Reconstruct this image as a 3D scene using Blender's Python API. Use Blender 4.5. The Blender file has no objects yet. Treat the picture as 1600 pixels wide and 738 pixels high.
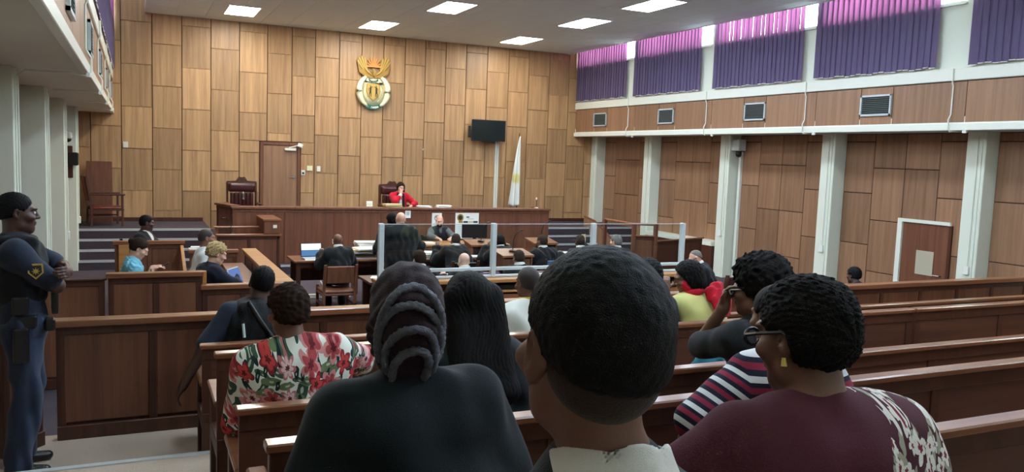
import bpy, bmesh, math, random
import numpy as np
from mathutils import Vector, Matrix, Euler
random.seed(7)
SC = bpy.context.scene
COL = SC.collection
PI = math.pi
R_ = math.radians

# ---------------------------------------------------------------- materials
MATS = {}
def nmat(name):
    m = bpy.data.materials.new(name); m.use_nodes = True
    nt = m.node_tree
    b = nt.nodes['Principled BSDF']
    MATS[name] = m
    return m, nt, b
def lin(c):
    return tuple(((v/255.0)/12.92 if v/255.0 <= .04045 else ((v/255.0+.055)/1.055)**2.4) for v in c[:3]) + (1.0,)
def plain(name, rgb, rough=.5, metal=0, spec=.5, bump=0, bscale=200, sheen=0, var=0, emit=None, alpha=None, trans=0):
    m, nt, b = nmat(name)
    N, L = nt.nodes, nt.links
    b.inputs['Base Color'].default_value = lin(rgb)
    b.inputs['Roughness'].default_value = rough
    b.inputs['Metallic'].default_value = metal
    b.inputs['Specular IOR Level'].default_value = spec
    if sheen: b.inputs['Sheen Weight'].default_value = sheen
    if trans: b.inputs['Transmission Weight'].default_value = trans
    if emit:
        b.inputs['Emission Color'].default_value = lin(emit[0]); b.inputs['Emission Strength'].default_value = emit[1]
    tc = N.new('ShaderNodeTexCoord')
    nz = N.new('ShaderNodeTexNoise'); nz.inputs['Scale'].default_value = bscale; nz.inputs['Detail'].default_value = 3
    L.new(tc.outputs['Object'], nz.inputs['Vector'])
    v = var or .05
    mx = N.new('ShaderNodeMix'); mx.data_type = 'RGBA'
    c = lin(rgb)
    mx.inputs['A'].default_value = tuple(x*(1-v) for x in c[:3])+(1,)
    mx.inputs['B'].default_value = tuple(min(1, x*(1+v)) for x in c[:3])+(1,)
    L.new(nz.outputs['Fac'], mx.inputs['Factor']); L.new(mx.outputs['Result'], b.inputs['Base Color'])
    if bump:
        bp = N.new('ShaderNodeBump'); bp.inputs['Strength'].default_value = bump; bp.inputs['Distance'].default_value = .01
        L.new(nz.outputs['Fac'], bp.inputs['Height']); L.new(bp.outputs['Normal'], b.inputs['Normal'])
    return m
def wood(name, c1, c2, axis=2, rough=.35, island=.35, spec=.5, coat=0):
    """veneer: grain along one axis, tone varies from board to board"""
    m, nt, b = nmat(name); N, L = nt.nodes, nt.links
    geo = N.new('ShaderNodeNewGeometry')
    mp = N.new('ShaderNodeMapping')
    sc = [14, 14, 14]; sc[axis] = .55
    mp.inputs['Scale'].default_value = sc
    cm = N.new('ShaderNodeCombineXYZ')
    mu = N.new('ShaderNodeMath'); mu.operation = 'MULTIPLY'; mu.inputs[1].default_value = 37
    L.new(geo.outputs['Random Per Island'], mu.inputs[0])
    for i in range(3): L.new(mu.outputs[0], cm.inputs[i])
    ad = N.new('ShaderNodeVectorMath'); ad.operation = 'ADD'
    L.new(geo.outputs['Position'], mp.inputs['Vector']); L.new(mp.outputs[0], ad.inputs[0]); L.new(cm.outputs[0], ad.inputs[1])
    nz = N.new('ShaderNodeTexNoise'); nz.inputs['Scale'].default_value = 1; nz.inputs['Detail'].default_value = 5; nz.inputs['Distortion'].default_value = .6
    L.new(ad.outputs[0], nz.inputs['Vector'])
    n2 = N.new('ShaderNodeTexNoise'); n2.inputs['Scale'].default_value = 6; n2.inputs['Detail'].default_value = 2
    L.new(ad.outputs[0], n2.inputs['Vector'])
    rp = N.new('ShaderNodeValToRGB')
    rp.color_ramp.elements[0].position = .3; rp.color_ramp.elements[0].color = lin(c1)
    rp.color_ramp.elements[1].position = .72; rp.color_ramp.elements[1].color = lin(c2)
    mxx = N.new('ShaderNodeMath'); mxx.operation = 'MULTIPLY_ADD'; mxx.inputs[1].default_value = .25
    sb = N.new('ShaderNodeMath'); sb.operation = 'MULTIPLY'; sb.inputs[1].default_value = .78
    L.new(nz.outputs['Fac'], sb.inputs[0]); L.new(n2.outputs['Fac'], mxx.inputs[0]); L.new(sb.outputs[0], mxx.inputs[2])
    L.new(mxx.outputs[0], rp.inputs['Fac'])
    hs = N.new('ShaderNodeHueSaturation')
    mr = N.new('ShaderNodeMapRange'); mr.inputs['To Min'].default_value = 1-island; mr.inputs['To Max'].default_value = 1+island*.55
    L.new(geo.outputs['Random Per Island'], mr.inputs['Value']); L.new(mr.outputs[0], hs.inputs['Value'])
    L.new(rp.outputs['Color'], hs.inputs['Color']); L.new(hs.outputs['Color'], b.inputs['Base Color'])
    b.inputs['Roughness'].default_value = rough; b.inputs['Specular IOR Level'].default_value = spec
    if coat:
        b.inputs['Coat Weight'].default_value = coat; b.inputs['Coat Roughness'].default_value = .12
    return m
M = {}
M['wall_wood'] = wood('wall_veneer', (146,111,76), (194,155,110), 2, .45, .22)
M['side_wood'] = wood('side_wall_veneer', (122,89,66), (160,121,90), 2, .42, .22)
M['groove'] = plain('dark_groove', (58,36,22), .7)
M['wood'] = wood('mahogany_panel', (88,53,37), (128,81,57), 2, .4, .18)
M['woodx'] = wood('mahogany_rail', (100,58,36), (150,95,62), 0, .33, .12, coat=.35)
M['wood_dark'] = wood('dark_mahogany', (58,31,20), (86,48,31), 2, .4, .18)
M['pew'] = wood('pew_panel', (64,37,27), (100,59,41), 0, .42, .2)
M['pew_top'] = wood('pew_cap', (98,56,34), (138,86,54), 0, .3, .1, coat=.5)
M['oak'] = wood('light_oak', (150,100,54), (190,136,82), 0, .35, .1, coat=.3)
M['cream'] = plain('cream_paint', (216,221,204), .55, bscale=3, var=.03)
M['cream_bright'] = plain('cream_gloss_paint', (222,224,210), .35, bscale=3, var=.02)
M['soffit'] = plain('soffit_paint', (222,222,208), .6, bscale=2, var=.04)
M['ceil'] = plain('ceiling_tile', (226,240,240), .8, bscale=60, var=.05, bump=.1)
M['carpet'] = plain('taupe_carpet', (176,158,142), .95, bscale=140, var=.25, bump=.5)
M['carpet_dark'] = plain('dark_carpet', (66,56,64), .95, bscale=160, var=.3, bump=.5)
M['alu'] = plain('aluminium', (205,208,210), .35, .4)
M['alu_grey'] = plain('grey_metal_frame', (190,198,200), .35, .1)
M['steel'] = plain('steel', (150,150,150), .3, 1)
M['black'] = plain('black_plastic', (20,20,22), .35)
M['screen'] = plain('dark_screen', (12,22,26), .12, spec=.6)
M['white_pl'] = plain('white_plastic', (224,224,216), .4)
M['paper'] = plain('white_paper', (236,236,228), .7)
M['paper_blue'] = plain('pale_blue_paper', (176,204,226), .7)
M['kraft'] = plain('kraft_paper', (176,168,146), .7)
M['manila'] = plain('manila_card', (206,186,136), .7)
M['leather'] = plain('oxblood_leather', (64,26,26), .28, bump=.15, bscale=90)
M['leather_red'] = plain('red_leather', (104,40,34), .35, bump=.15, bscale=90)
M['blue_fab'] = plain('blue_grey_fabric', (70,94,128), .8, bump=.3)
M['purple_fab'] = plain('purple_fabric', (92,66,112), .85, bump=.3)
M['red'] = plain('red_paint', (196,40,36), .4)
M['gold'] = plain('gold_paint', (196,164,84), .45, .2)
M['gold_d'] = plain('old_gold_paint', (160,124,52), .5, .2)
M['orange_p'] = plain('orange_gold_paint', (224,146,72), .5)
M['cream_p'] = plain('ivory_paint', (226,226,190), .5)
M['green_p'] = plain('dark_green_paint', (30,92,72), .5)
M['black_p'] = plain('black_paint', (34,30,26), .6)
M['slat'] = plain('vent_slat', (96,106,104), .5)
M['water'] = plain('vent_dark', (52,56,54), .5)

def glass_mat(name, tint=(.93,.97,.97), fac=.92, rough=.02):
    m = bpy.data.materials.new(name); m.use_nodes = True; nt = m.node_tree; N, L = nt.nodes, nt.links
    N.remove(N['Principled BSDF'])
    out = N['Material Output']
    t = N.new('ShaderNodeBsdfTransparent'); t.inputs['Color'].default_value = tint+(1,)
    g = N.new('ShaderNodeBsdfGlossy'); g.inputs['Roughness'].default_value = rough
    lw = N.new('ShaderNodeLayerWeight'); lw.inputs['Blend'].default_value = .5
    pw = N.new('ShaderNodeMath'); pw.operation = 'POWER'; pw.inputs[1].default_value = 5; L.new(lw.outputs['Facing'], pw.inputs[0])
    fr = N.new('ShaderNodeMath'); fr.operation = 'MULTIPLY_ADD'; fr.inputs[1].default_value = .6; fr.inputs[2].default_value = .03; L.new(pw.outputs[0], fr.inputs[0])
    mx = N.new('ShaderNodeMixShader')
    L.new(fr.outputs[0], mx.inputs[0]); L.new(t.outputs[0], mx.inputs[1]); L.new(g.outputs[0], mx.inputs[2]); L.new(mx.outputs[0], out.inputs['Surface'])
    return m
M['glass'] = glass_mat('clear_glass')
def blind_mat():
    m = bpy.data.materials.new('purple_blind_fabric'); m.use_nodes = True; nt = m.node_tree; N, L = nt.nodes, nt.links
    N.remove(N['Principled BSDF']); out = N['Material Output']
    d = N.new('ShaderNodeBsdfDiffuse'); t = N.new('ShaderNodeBsdfTranslucent')
    geo = N.new('ShaderNodeNewGeometry'); mp = N.new('ShaderNodeMapping'); mp.inputs['Scale'].default_value = (40, 40, 5)
    nz = N.new('ShaderNodeTexNoise'); nz.inputs['Scale'].default_value = 1
    L.new(geo.outputs['Position'], mp.inputs[0]); L.new(mp.outputs[0], nz.inputs['Vector'])
    mx = N.new('ShaderNodeMix'); mx.data_type = 'RGBA'
    mx.inputs['A'].default_value = lin((94,86,114)); mx.inputs['B'].default_value = lin((108,99,128))
    L.new(nz.outputs['Fac'], mx.inputs['Factor']); L.new(mx.outputs['Result'], d.inputs['Color'])
    t.inputs['Color'].default_value = lin((226,128,190))
    s = N.new('ShaderNodeMixShader'); s.inputs[0].default_value = .085
    L.new(d.outputs[0], s.inputs[1]); L.new(t.outputs[0], s.inputs[2]); L.new(s.outputs[0], out.inputs['Surface'])
    return m
M['blind'] = blind_mat()
def emis(name, rgb, st):
    m = bpy.data.materials.new(name); m.use_nodes = True; nt = m.node_tree; N, L = nt.nodes, nt.links
    N.remove(N['Principled BSDF']); e = N.new('ShaderNodeEmission')
    e.inputs['Color'].default_value = lin(rgb); e.inputs['Strength'].default_value = st
    L.new(e.outputs[0], N['Material Output'].inputs['Surface']); return m
LAMP = 15.0
M['lamp_warm'] = emis('warm_lamp_diffuser', (252,249,240), LAMP)
M['lamp_cool'] = emis('cool_lamp_diffuser', (216,234,255), LAMP*1.08)

# ---------------------------------------------------------------- mesh helpers
class MB:
    """collects simple shapes into one mesh"""
    def __init__(s): s.bm = bmesh.new()
    def box(s, lo, hi, bev=0.0, rot=None, piv=None, seg=1):
        lo = Vector(lo); hi = Vector(hi)
        r = bmesh.ops.create_cube(s.bm, size=1)
        vs = r['verts']; c = (lo+hi)/2; d = hi-lo
        for v in vs: v.co = Vector((v.co.x*d.x, v.co.y*d.y, v.co.z*d.z))+c
        if bev:
            es = list({e for v in vs for e in v.link_edges})
            rr = bmesh.ops.bevel(s.bm, geom=es, offset=min(bev, min(abs(x) for x in d)*.45), segments=seg, affect='EDGES', profile=.6)
            vs = list({v for f in rr['faces'] for v in f.verts} | {v for v in vs if v.is_valid})
        if rot is not None:
            pv = Vector(piv) if piv is not None else c
            for v in vs: v.co = rot @ (v.co-pv) + pv
        return vs
    def tube(s, pts, r, n=8, caps=True):
        pts = [Vector(p) for p in pts]
        rs = r if isinstance(r, (list, tuple)) else [r]*len(pts)
        rings = []; up = None
        for i, p in enumerate(pts):
            d = (pts[min(i+1, len(pts)-1)]-pts[max(i-1, 0)]).normalized()
            if up is None:
                up = Vector((0, 0, 1)) if abs(d.z) < .9 else Vector((1, 0, 0))
            a = d.cross(up)
            if a.length < 1e-4: a = d.cross(Vector((1, .3, .2)))
            a.normalize(); b = d.cross(a); up = -b if False else up
            rings.append([s.bm.verts.new(p+(a*math.cos(t)+b*math.sin(t))*rs[i]) for t in (2*PI*k/n for k in range(n))])
        for q in range(len(rings)-1):
            for k in range(n):
                s.bm.faces.new((rings[q][k], rings[q][(k+1) % n], rings[q+1][(k+1) % n], rings[q+1][k]))
        if caps:
            s.bm.faces.new(rings[0][::-1]); s.bm.faces.new(rings[-1])
        return rings
    def lathe(s, prof, c=(0, 0, 0), n=20):
        c = Vector(c); rings = []
        for r, z in prof:
            rings.append([s.bm.verts.new(c+Vector((r*math.cos(2*PI*k/n), r*math.sin(2*PI*k/n), z))) for k in range(n)])
        for q in range(len(rings)-1):
            for k in range(n):
                s.bm.faces.new((rings[q][k], rings[q][(k+1) % n], rings[q+1][(k+1) % n], rings[q+1][k]))
        s.bm.faces.new(rings[0][::-1]); s.bm.faces.new(rings[-1])
    def prism(s, poly, vec):
        """closed polygon (list of points) pushed along vec"""
        vec = Vector(vec)
        a = [s.bm.verts.new(Vector(p)) for p in poly]; b = [s.bm.verts.new(Vector(p)+vec) for p in poly]
        n = len(a)
        s.bm.faces.new(a[::-1]); s.bm.faces.new(b)
        for k in range(n): s.bm.faces.new((a[k], a[(k+1) % n], b[(k+1) % n], b[k]))
        return a+b
    def grid(s, fn, nu, nv, thick=0):
        vs = [[s.bm.verts.new(Vector(fn(u/(nu), v/(nv)))) for v in range(nv+1)] for u in range(nu+1)]
        for u in range(nu):
            for v in range(nv):
                s.bm.faces.new((vs[u][v], vs[u+1][v], vs[u+1][v+1], vs[u][v+1]))
    def build(s, name, mat, parent=None, smooth=False, pm=None, kind=None):
        bmesh.ops.recalc_face_normals(s.bm, faces=s.bm.faces)
        me = bpy.data.meshes.new(name); s.bm.to_mesh(me); s.bm.free()
        if smooth:
            for p in me.polygons: p.use_smooth = True
        return link(name, me, mat, parent, kind)
def link(name, me, mat, parent=None, kind=None, **kw):
    o = bpy.data.objects.new(name, me); COL.objects.link(o)
    for m in (mat if isinstance(mat, (list, tuple)) else [mat]): me.materials.append(m)
    if parent is not None:
        o.parent = parent
        if parent.get('_w'):          # parts were given in world space
            o.matrix_parent_inverse = pmat(parent).inverted()
    if kind: o['kind'] = kind
    return o
def pmat(o):
    m = Matrix.Translation(o.location) @ o.rotation_euler.to_matrix().to_4x4()
    return m
def tag(o, label, cat, group=None):
    o['label'] = label; o['category'] = cat
    if group: o['group'] = group
    return o
def thing(name, label, cat, loc=(0, 0, 0), rz=0, group=None, world=False):
    o = bpy.data.objects.new(name, None); COL.objects.link(o)
    o.empty_display_size = .1
    o.location = loc; o.rotation_euler = (0, 0, rz)
    tag(o, label, cat, group)
    if world: WORLD.append(o); o['_w'] = 1
    return o
WORLD = []
def copy_tree(o, parent=None):
    c = o.copy(); COL.objects.link(c)
    if parent is not None: c.parent = parent
    for ch in list(o.children): copy_tree(ch, c)
    return c
def struct(mb, name, mat, smooth=False):
    return mb.build(name, mat, None, smooth, kind='structure')
def one(name, mb, mat, label, cat, group=None, smooth=False):
    return tag(mb.build(name, mat, None, smooth), label, cat, group)
# ---------------------------------------------------------------- implicit surfaces (for bodies, hair, clothing)
def V3(*a): return np.array(a, dtype=np.float32)
class Field:
    def __init__(s): s.ops = []; s.disp = None
    def add(s, op, fn, lo, hi, k): s.ops.append((op, fn, np.array(lo, np.float32), np.array(hi, np.float32), k)); return s
    def cone(s, a, b, ra, rb, k=.02, op='u', flat=None, fdir=None):
        """tapered capsule a->b; flat<1 squeezes it along fdir"""
        a = np.array(a, np.float32); b = np.array(b, np.float32)
        ba = b-a; l2 = float(ba@ba)+1e-9
        fd = None if fdir is None else np.array(fdir, np.float32)/np.linalg.norm(fdir)
        def fn(P):
            pa = P-a
            if fd is not None:
                q = pa@fd
                t0 = np.clip((pa@ba)/l2, 0, 1)
                dq = q-t0*float(ba@fd)
                pa = pa+(dq*(1/flat-1))[..., None]*fd
            t = np.clip((pa@ba)/l2, 0, 1)
            d = np.sqrt(np.maximum(((pa-t[..., None]*ba)**2).sum(-1), 1e-12))-(ra+(rb-ra)*t)
            return d*(flat if flat else 1)
        r = max(ra, rb)
        return s.add(op, fn, np.minimum(a, b)-r, np.maximum(a, b)+r, k)
    def ell(s, c, r, k=.02, op='u', rot=None):
        c = np.array(c, np.float32); r = np.array(r, np.float32)
        Rm = None if rot is None else np.array(rot, np.float32)     # columns = local axes
        def fn(P):
            q = P-c
            if Rm is not None: q = q@Rm
            k0 = np.sqrt((((q/r)**2).sum(-1))+1e-12); k1 = np.sqrt(((q/(r*r))**2).sum(-1)+1e-12)
            return k0*(k0-1)/k1
        e = r if Rm is None else np.abs(Rm)@r
        return s.add(op, fn, c-e, c+e, k)
    def torus(s, c, ax, R, r, k=.01, op='u', sx=1.0, side=None):
        c = np.array(c, np.float32); ax = np.array(ax, np.float32); ax /= np.linalg.norm(ax)
        def fn(P):
            q = P-c; h = q@ax; rad = np.sqrt(np.maximum((q*q).sum(-1)-h*h, 1e-12))
            return np.sqrt((rad-R)**2+(h/sx)**2)-r
        return s.add(op, fn, c-R-r*max(1, sx), c+R+r*max(1, sx), k)
    def half(s, p, n, k=.01, op='i'):
        """keep the side the normal points to"""
        p = np.array(p, np.float32); n = np.array(n, np.float32); n /= np.linalg.norm(n)
        return s.add(op, lambda P: -((P-p)@n), [-9]*3, [9]*3, k)
    def mesh(s, vox):
        us = [o for o in s.ops if o[0] == 'u']
        lo = np.min([o[2] for o in us], 0)-vox*3-.02; hi = np.max([o[3] for o in us], 0)+vox*3+.02
        n = np.ceil((hi-lo)/vox).astype(int)+1
        ax = [lo[i]+vox*np.arange(n[i], dtype=np.float32) for i in range(3)]
        D = np.full(n, 1.0, np.float32)
        for op, fn, l, h, k in s.ops:
            m = k+vox*3
            i0 = np.clip(np.floor((l-m-lo)/vox).astype(int), 0, n-1); i1 = np.clip(np.ceil((h+m-lo)/vox).astype(int)+1, 1, n)
            if np.any(i1 <= i0): continue
            sl = tuple(slice(i0[i], i1[i]) for i in range(3))
            P = np.stack(np.meshgrid(ax[0][sl[0]], ax[1][sl[1]], ax[2][sl[2]], indexing='ij'), -1)
            d = fn(P); c = D[sl]
            if op == 'u':
                hh = np.maximum(k-np.abs(c-d), 0)/k; D[sl] = np.minimum(c, d)-hh*hh*k*.25
            elif op == 's':
                d = -d; hh = np.maximum(k-np.abs(c-d), 0)/k; D[sl] = np.maximum(c, d)+hh*hh*k*.25
            else:
                hh = np.maximum(k-np.abs(c-d), 0)/k; D[sl] = np.maximum(c, d)+hh*hh*k*.25
        if s.disp is not None:
            msk = np.abs(D) < .06
            I = np.argwhere(msk)
            P = lo+I.astype(np.float32)*vox
            D[msk] -= s.disp(P).astype(np.float32)
        return surfnet(D, lo, vox)
CORN = np.array([[i, j, k] for i in (0, 1) for j in (0, 1) for k in (0, 1)])
EDG = [(a, b) for a in range(8) for b in range(a+1, 8) if abs(CORN[a]-CORN[b]).sum() == 1]
def surfnet(D, lo, vox):
    ins = D < 0
    n = np.array(D.shape)
    cnt = np.zeros(n-1, np.int8)
    for c in CORN: cnt += ins[c[0]:n[0]-1+c[0], c[1]:n[1]-1+c[1], c[2]:n[2]-1+c[2]]
    act = np.argwhere((cnt > 0) & (cnt < 8))
    idx = np.full(n-1, -1, np.int32); idx[tuple(act.T)] = np.arange(len(act))
    f = np.stack([D[tuple((act+c).T)] for c in CORN], 1)
    ps = np.zeros((len(act), 3), np.float32); w = np.zeros(len(act), np.float32)
    for a, b in EDG:
        fa, fb = f[:, a], f[:, b]; m = (fa < 0) != (fb < 0)
        t = np.where(m, fa/np.where(m, fa-fb, 1), 0)
        p = CORN[a]+(CORN[b]-CORN[a])*t[:, None]
        ps += p*m[:, None]; w += m
    vs = lo+(act+ps/w[:, None])*vox
    quads = []
    for ax_ in range(3):
        o1, o2 = [i for i in range(3) if i != ax_]
        e = np.zeros(3, int); e[ax_] = 1
        A = ins[:n[0]-e[0], :n[1]-e[1], :n[2]-e[2]]; B = ins[e[0]:, e[1]:, e[2]:]
        E = np.argwhere(A != B)
        E = E[(E[:, o1] > 0) & (E[:, o2] > 0) & (E[:, o1] < n[o1]-1) & (E[:, o2] < n[o2]-1)]
        u = np.zeros(3, int); u[o1] = 1; v = np.zeros(3, int); v[o2] = 1
        q = np.stack([idx[tuple((E-u-v).T)], idx[tuple((E-v).T)], idx[tuple(E.T)], idx[tuple((E-u).T)]], 1)
        fl = A[tuple(E.T)]
        if ax_ == 1: fl = ~fl
        q[~fl] = q[~fl][:, ::-1]
        quads.append(q)
    return vs, np.concatenate(quads)
def np_mesh(name, vs, qs):
    me = bpy.data.meshes.new(name)
    me.vertices.add(len(vs)); me.vertices.foreach_set('co', np.ascontiguousarray(vs, np.float32).ravel())
    me.loops.add(len(qs)*4); me.loops.foreach_set('vertex_index', np.ascontiguousarray(qs, np.int32).ravel())
    me.polygons.add(len(qs)); me.polygons.foreach_set('loop_start', np.arange(0, len(qs)*4, 4, dtype=np.int32))
    me.polygons.foreach_set('use_smooth', np.ones(len(qs), bool))
    me.update(); me.validate()
    return me
def waves(seed, amp, wl, n=5, stretch=(1, 1, 1)):
    r = np.random.RandomState(seed)
    K = r.normal(size=(n, 3)); K /= np.linalg.norm(K, axis=1)[:, None]; K = K*(2*np.pi/(wl*r.uniform(.7, 1.5, n)))[:, None]*np.array(stretch)
    ph = r.uniform(0, 6.28, n)
    def fn(P):
        P = P+.02*np.sin(P[:, ::-1]*23+seed)
        return amp*np.sin(P@K.T.astype(np.float32)+ph).sum(1)/math.sqrt(n)
    return fn
def mixdisp(*fs): return lambda P: sum(f(P) for f in fs)

def nrm(v): v = np.array(v, float); return v/np.linalg.norm(v)
def rotm(yaw, pitch, roll):
    """yaw>0 turns left, pitch>0 looks up, roll>0 tilts to the right shoulder"""
    return np.array(Euler((R_(pitch), R_(roll), R_(yaw)), 'XYZ').to_matrix())
def ik(a, t, l1, l2, hint):
    a = np.array(a, float); t = np.array(t, float); d = t-a; L = np.linalg.norm(d)
    L2 = min(L, (l1+l2)*.995); d = d/L; t = a+d*L2
    x = (l1*l1-l2*l2+L2*L2)/(2*L2); h = math.sqrt(max(l1*l1-x*x, 0))
    hv = np.array(hint, float); hv = hv-d*(hv@d); hv /= np.linalg.norm(hv)
    return a+d*x+hv*h, t

SKIN = {}
def skin(key):
    if key in SKIN: return SKIN[key]
    rgb = {'dark': (78,52,42), 'brown': (108,72,56), 'mid': (132,92,72), 'light': (206,160,138), 'pink': (214,170,150)}[key]
    m = plain('skin_'+key, rgb, .5, bump=.05, bscale=160, var=.1)
    b = m.node_tree.nodes['Principled BSDF']
    b.inputs['Subsurface Weight'].default_value = .06; b.inputs['Subsurface Radius'].default_value = (.01, .004, .003)
    SKIN[key] = m; return m
CLO = {}
def cloth(key, rgb, rough=.85, bump=.25, bscale=260, var=.12):
    if key not in CLO: CLO[key] = plain('cloth_'+key, rgb, rough, bump=bump, bscale=bscale, var=var, spec=.2, sheen=.1)
    return CLO[key]
HAIRM = {}
def hairmat(key):
    if key not in HAIRM:
        rgb = {'black': (14,13,14), 'brown': (46,32,24), 'grey': (120,116,110), 'blond': (176,152,108), 'coil': (22,20,20), 'shorn': (58,46,40)}[key]
        HAIRM[key] = plain('hair_'+key, rgb, .75 if key != 'black' else .6, bump=.35 if key == 'black' else .7, bscale=420 if key != 'coil' else 300, var=.35, spec=.12)
    return HAIRM[key]

class Human:
    """joint positions for one pose; +Y is forward, +X the right hand side, z=0 the floor under the hips"""
    def __init__(s, seat=.45, lean=5, side=0, twist=0, head=(0, 0, 0), hl=None, hr=None, hintl=(-.35, -.3, -1), hintr=(.35, -.3, -1), sc=1.0, w=1.0, belly=0, knee=None, stand=False, neck=0, hs=1.0, slump=0, feet=None, kn=None, shd=0, nx=0):
        kn = (kn if kn is not None else .42)*sc
        s.sc = sc; s.w = w; s.belly = belly; s.hs = hs
        hz = (.93*sc if stand else seat+.10*sc)
        s.stand = stand
        Rt = rotm(twist, 0, 0)@rotm(0, -lean, side)
        s.Rt = Rt
        up, fw, rt = Rt@[0, 0, 1], Rt@[0, 1, 0], Rt@[1, 0, 0]
        s.up, s.fw, s.rt = up, fw, rt
        s.hip = np.array([0, 0, hz]); 
        s.waist = s.hip+up*.19*sc; s.chest = s.hip+up*.36*sc+fw*.005
        s.nb = s.hip+up*.51*sc-fw*.005
        sw_ = .170*sc*(.72+.28*w)
        s.shl = s.hip+up*(.435*sc-shd)-rt*sw_; s.shr = s.hip+up*(.435*sc-shd)+rt*sw_
        Rh = rotm(*head); s.Rh = Rh
        nu = nrm(up+Rh@[0, 0, 1]*.8)
        s.hc = s.nb+nu*.115*sc+(Rh@[0, .018, .045])*sc*hs+fw*neck-rt*nx
        if hl is None: hl = s.hip+np.array([-.13, kn-.05, .10]) if not stand else s.hip+np.array([-.24, .06, -.12])
        if hr is None: hr = s.hip+np.array([.13, kn-.05, .10]) if not stand else s.hip+np.array([.24, .06, -.12])
        la = .285*sc; lf = .25*sc
        s.ell_, s.wrl = ik(s.shl, hl, la, lf, hintl); s.elr, s.wrr = ik(s.shr, hr, la, lf, hintr)
        kx = .10*sc
        s.hipl = s.hip-np.array([.09*sc, 0, .0]); s.hipr = s.hip+np.array([.09*sc, 0, 0])
        if stand:
            f = feet or ((-.12, .0), (.12, .03))
            s.ankl = np.array([f[0][0], f[0][1]-.04, .075]); s.ankr = np.array([f[1][0], f[1][1]-.04, .075])
            s.knl, _ = ik(s.hipl, s.ankl, .43*sc, .43*sc, (0, 1, 0)); s.knr, _ = ik(s.hipr, s.ankr, .43*sc, .43*sc, (0, 1, 0))
        else:
            kz = seat+.075
            s.knl = np.array([-.12*sc-(.42*sc-kn)*.5, kn, kz]); s.knr = np.array([.12*sc+(.42*sc-kn)*.5, kn, kz])
            s.ankl = np.array([-.12*sc, kn-.02, .075]); s.ankr = np.array([.12*sc, kn-.02, .075])
    # --- volumes
    def torso(s, F, e=0.0, k=.06, low=True):
        w, sc = s.w, s.sc; Rt = s.Rt
        if low: F.ell(s.hip+s.up*.03, ((.165*w+e)*sc, (.125*(.6+.4*w)+e)*sc, .14*sc), k, rot=Rt)
        F.ell(s.waist+s.fw*s.belly*.3, ((.150*w+e+s.belly*.5)*sc, (.110*(.5+.5*w)+e+s.belly)*sc, .17*sc), k, rot=Rt)
        F.ell(s.chest, ((.165*w+e)*sc, (.115*(.6+.4*w)+e)*sc, .17*sc), k, rot=Rt)
        F.cone(s.shl+s.rt*.03, s.shr-s.rt*.03, (.058+e)*sc, (.058+e)*sc, k)
        for sh_ in (s.shl, s.shr): F.cone(s.nb-s.up*.022*sc, sh_*.8+s.nb*.2-s.up*.006, (.054+e*.5)*sc, (.050+e)*sc, k)
    def arm(s, F, side, e0=0.0, e1=0.0, to=1.0, k=.035, w=1.0):
        """to: 0..1 upper arm, 1..2 forearm"""
        a, el, wr = (s.shl, s.ell_, s.wrl) if side < 0 else (s.shr, s.elr, s.wrr)
        sc = s.sc; g = .75+.25*s.w
        r0, r1, r2 = .054*g*sc, .042*g*sc, .029*sc
        if to <= 1:
            F.cone(a, a+(el-a)*to, r0+e0, r0+(r1-r0)*to+e1, k)
        else:
            t = to-1; em = e0+(e1-e0)*.5
            F.cone(a, el, r0+e0, r1+em, k); F.cone(el, el+(wr-el)*t, r1+em, r1+(r2-r1)*t+e1, k)
    def legs(s, F, e=0.0, to=1.0, k=.04, flare=0):
        sc = s.sc; g = .7+.3*s.w
        for h, kn, an in ((s.hipl, s.knl, s.ankl), (s.hipr, s.knr, s.ankr)):
            F.cone(h, kn, .082*g*sc+e, .055*g*sc+e, k); F.cone(kn, kn+(an-kn)*to, .055*g*sc+e, .038*sc+e+flare, k)
    def foot(s, F, side, e=0):
        an = s.ankl if side < 0 else s.ankr
        F.cone(an+[0, -.02, -.03], an+[side*.02, .15, -.045], .034+e, .026+e, .02, flat=.9, fdir=(0, 0, 1))
        F.cone(an, an+[0, -.03, -.03], .036+e, .036+e, .02)
    def headv(s, F):
        c, Rh, sc = s.hc, s.Rh, s.sc*s.hs
        P = lambda x, y, z: c+Rh@(np.array([x, y, z])*sc)
        F.cone(s.nb-s.up*.03, P(0, -.022, -.06), .060*s.sc*(.8+.2*s.w), .054*sc, .03)
        F.ell(P(0, -.018, .03), np.array([.074, .096, .086])*sc, .03, rot=Rh)
        F.ell(P(0, .03, -.035), np.array([.060, .066, .082])*sc, .03, rot=Rh)
        F.cone(P(-.042, .015, -.075), P(0, .068, -.098), .02*sc, .02*sc, .03); F.cone(P(.042, .015, -.075), P(0, .068, -.098), .02*sc, .02*sc, .03)
        F.ell(P(0, .08, .028), np.array([.05, .02, .012])*sc, .02, rot=Rh)
        for q in (-1, 1):
            F.ell(P(q*.031, .097, .004), np.array([.017, .016, .011])*sc, .012, 's', rot=Rh)
            F.ell(P(q*.045, .062, -.025), np.array([.024, .026, .018])*sc, .025, rot=Rh)
            F.ell(P(q*.031, .080, .004), np.array([.013, .012, .010])*sc, .005, rot=Rh)
            Re = Rh@rotm(q*-22, 0, 0)
            F.ell(P(q*.078, -.012, -.004), np.array([.010, .020, .032])*sc, .008, rot=Re)
            F.ell(P(q*.084, -.006, .0), np.array([.006, .010, .018])*sc, .006, 's', rot=Re)
            F.ell(P(q*.077, -.006, -.032), np.array([.007, .010, .010])*sc, .006, rot=Re)
        F.cone(P(0, .094, .014), P(0, .113, -.024), .008*sc, .012*sc, .012)
        F.ell(P(-.011, .104, -.028), np.array([.009, .010, .008])*sc, .008, rot=Rh); F.ell(P(.011, .104, -.028), np.array([.009, .010, .008])*sc, .008, rot=Rh)
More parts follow.
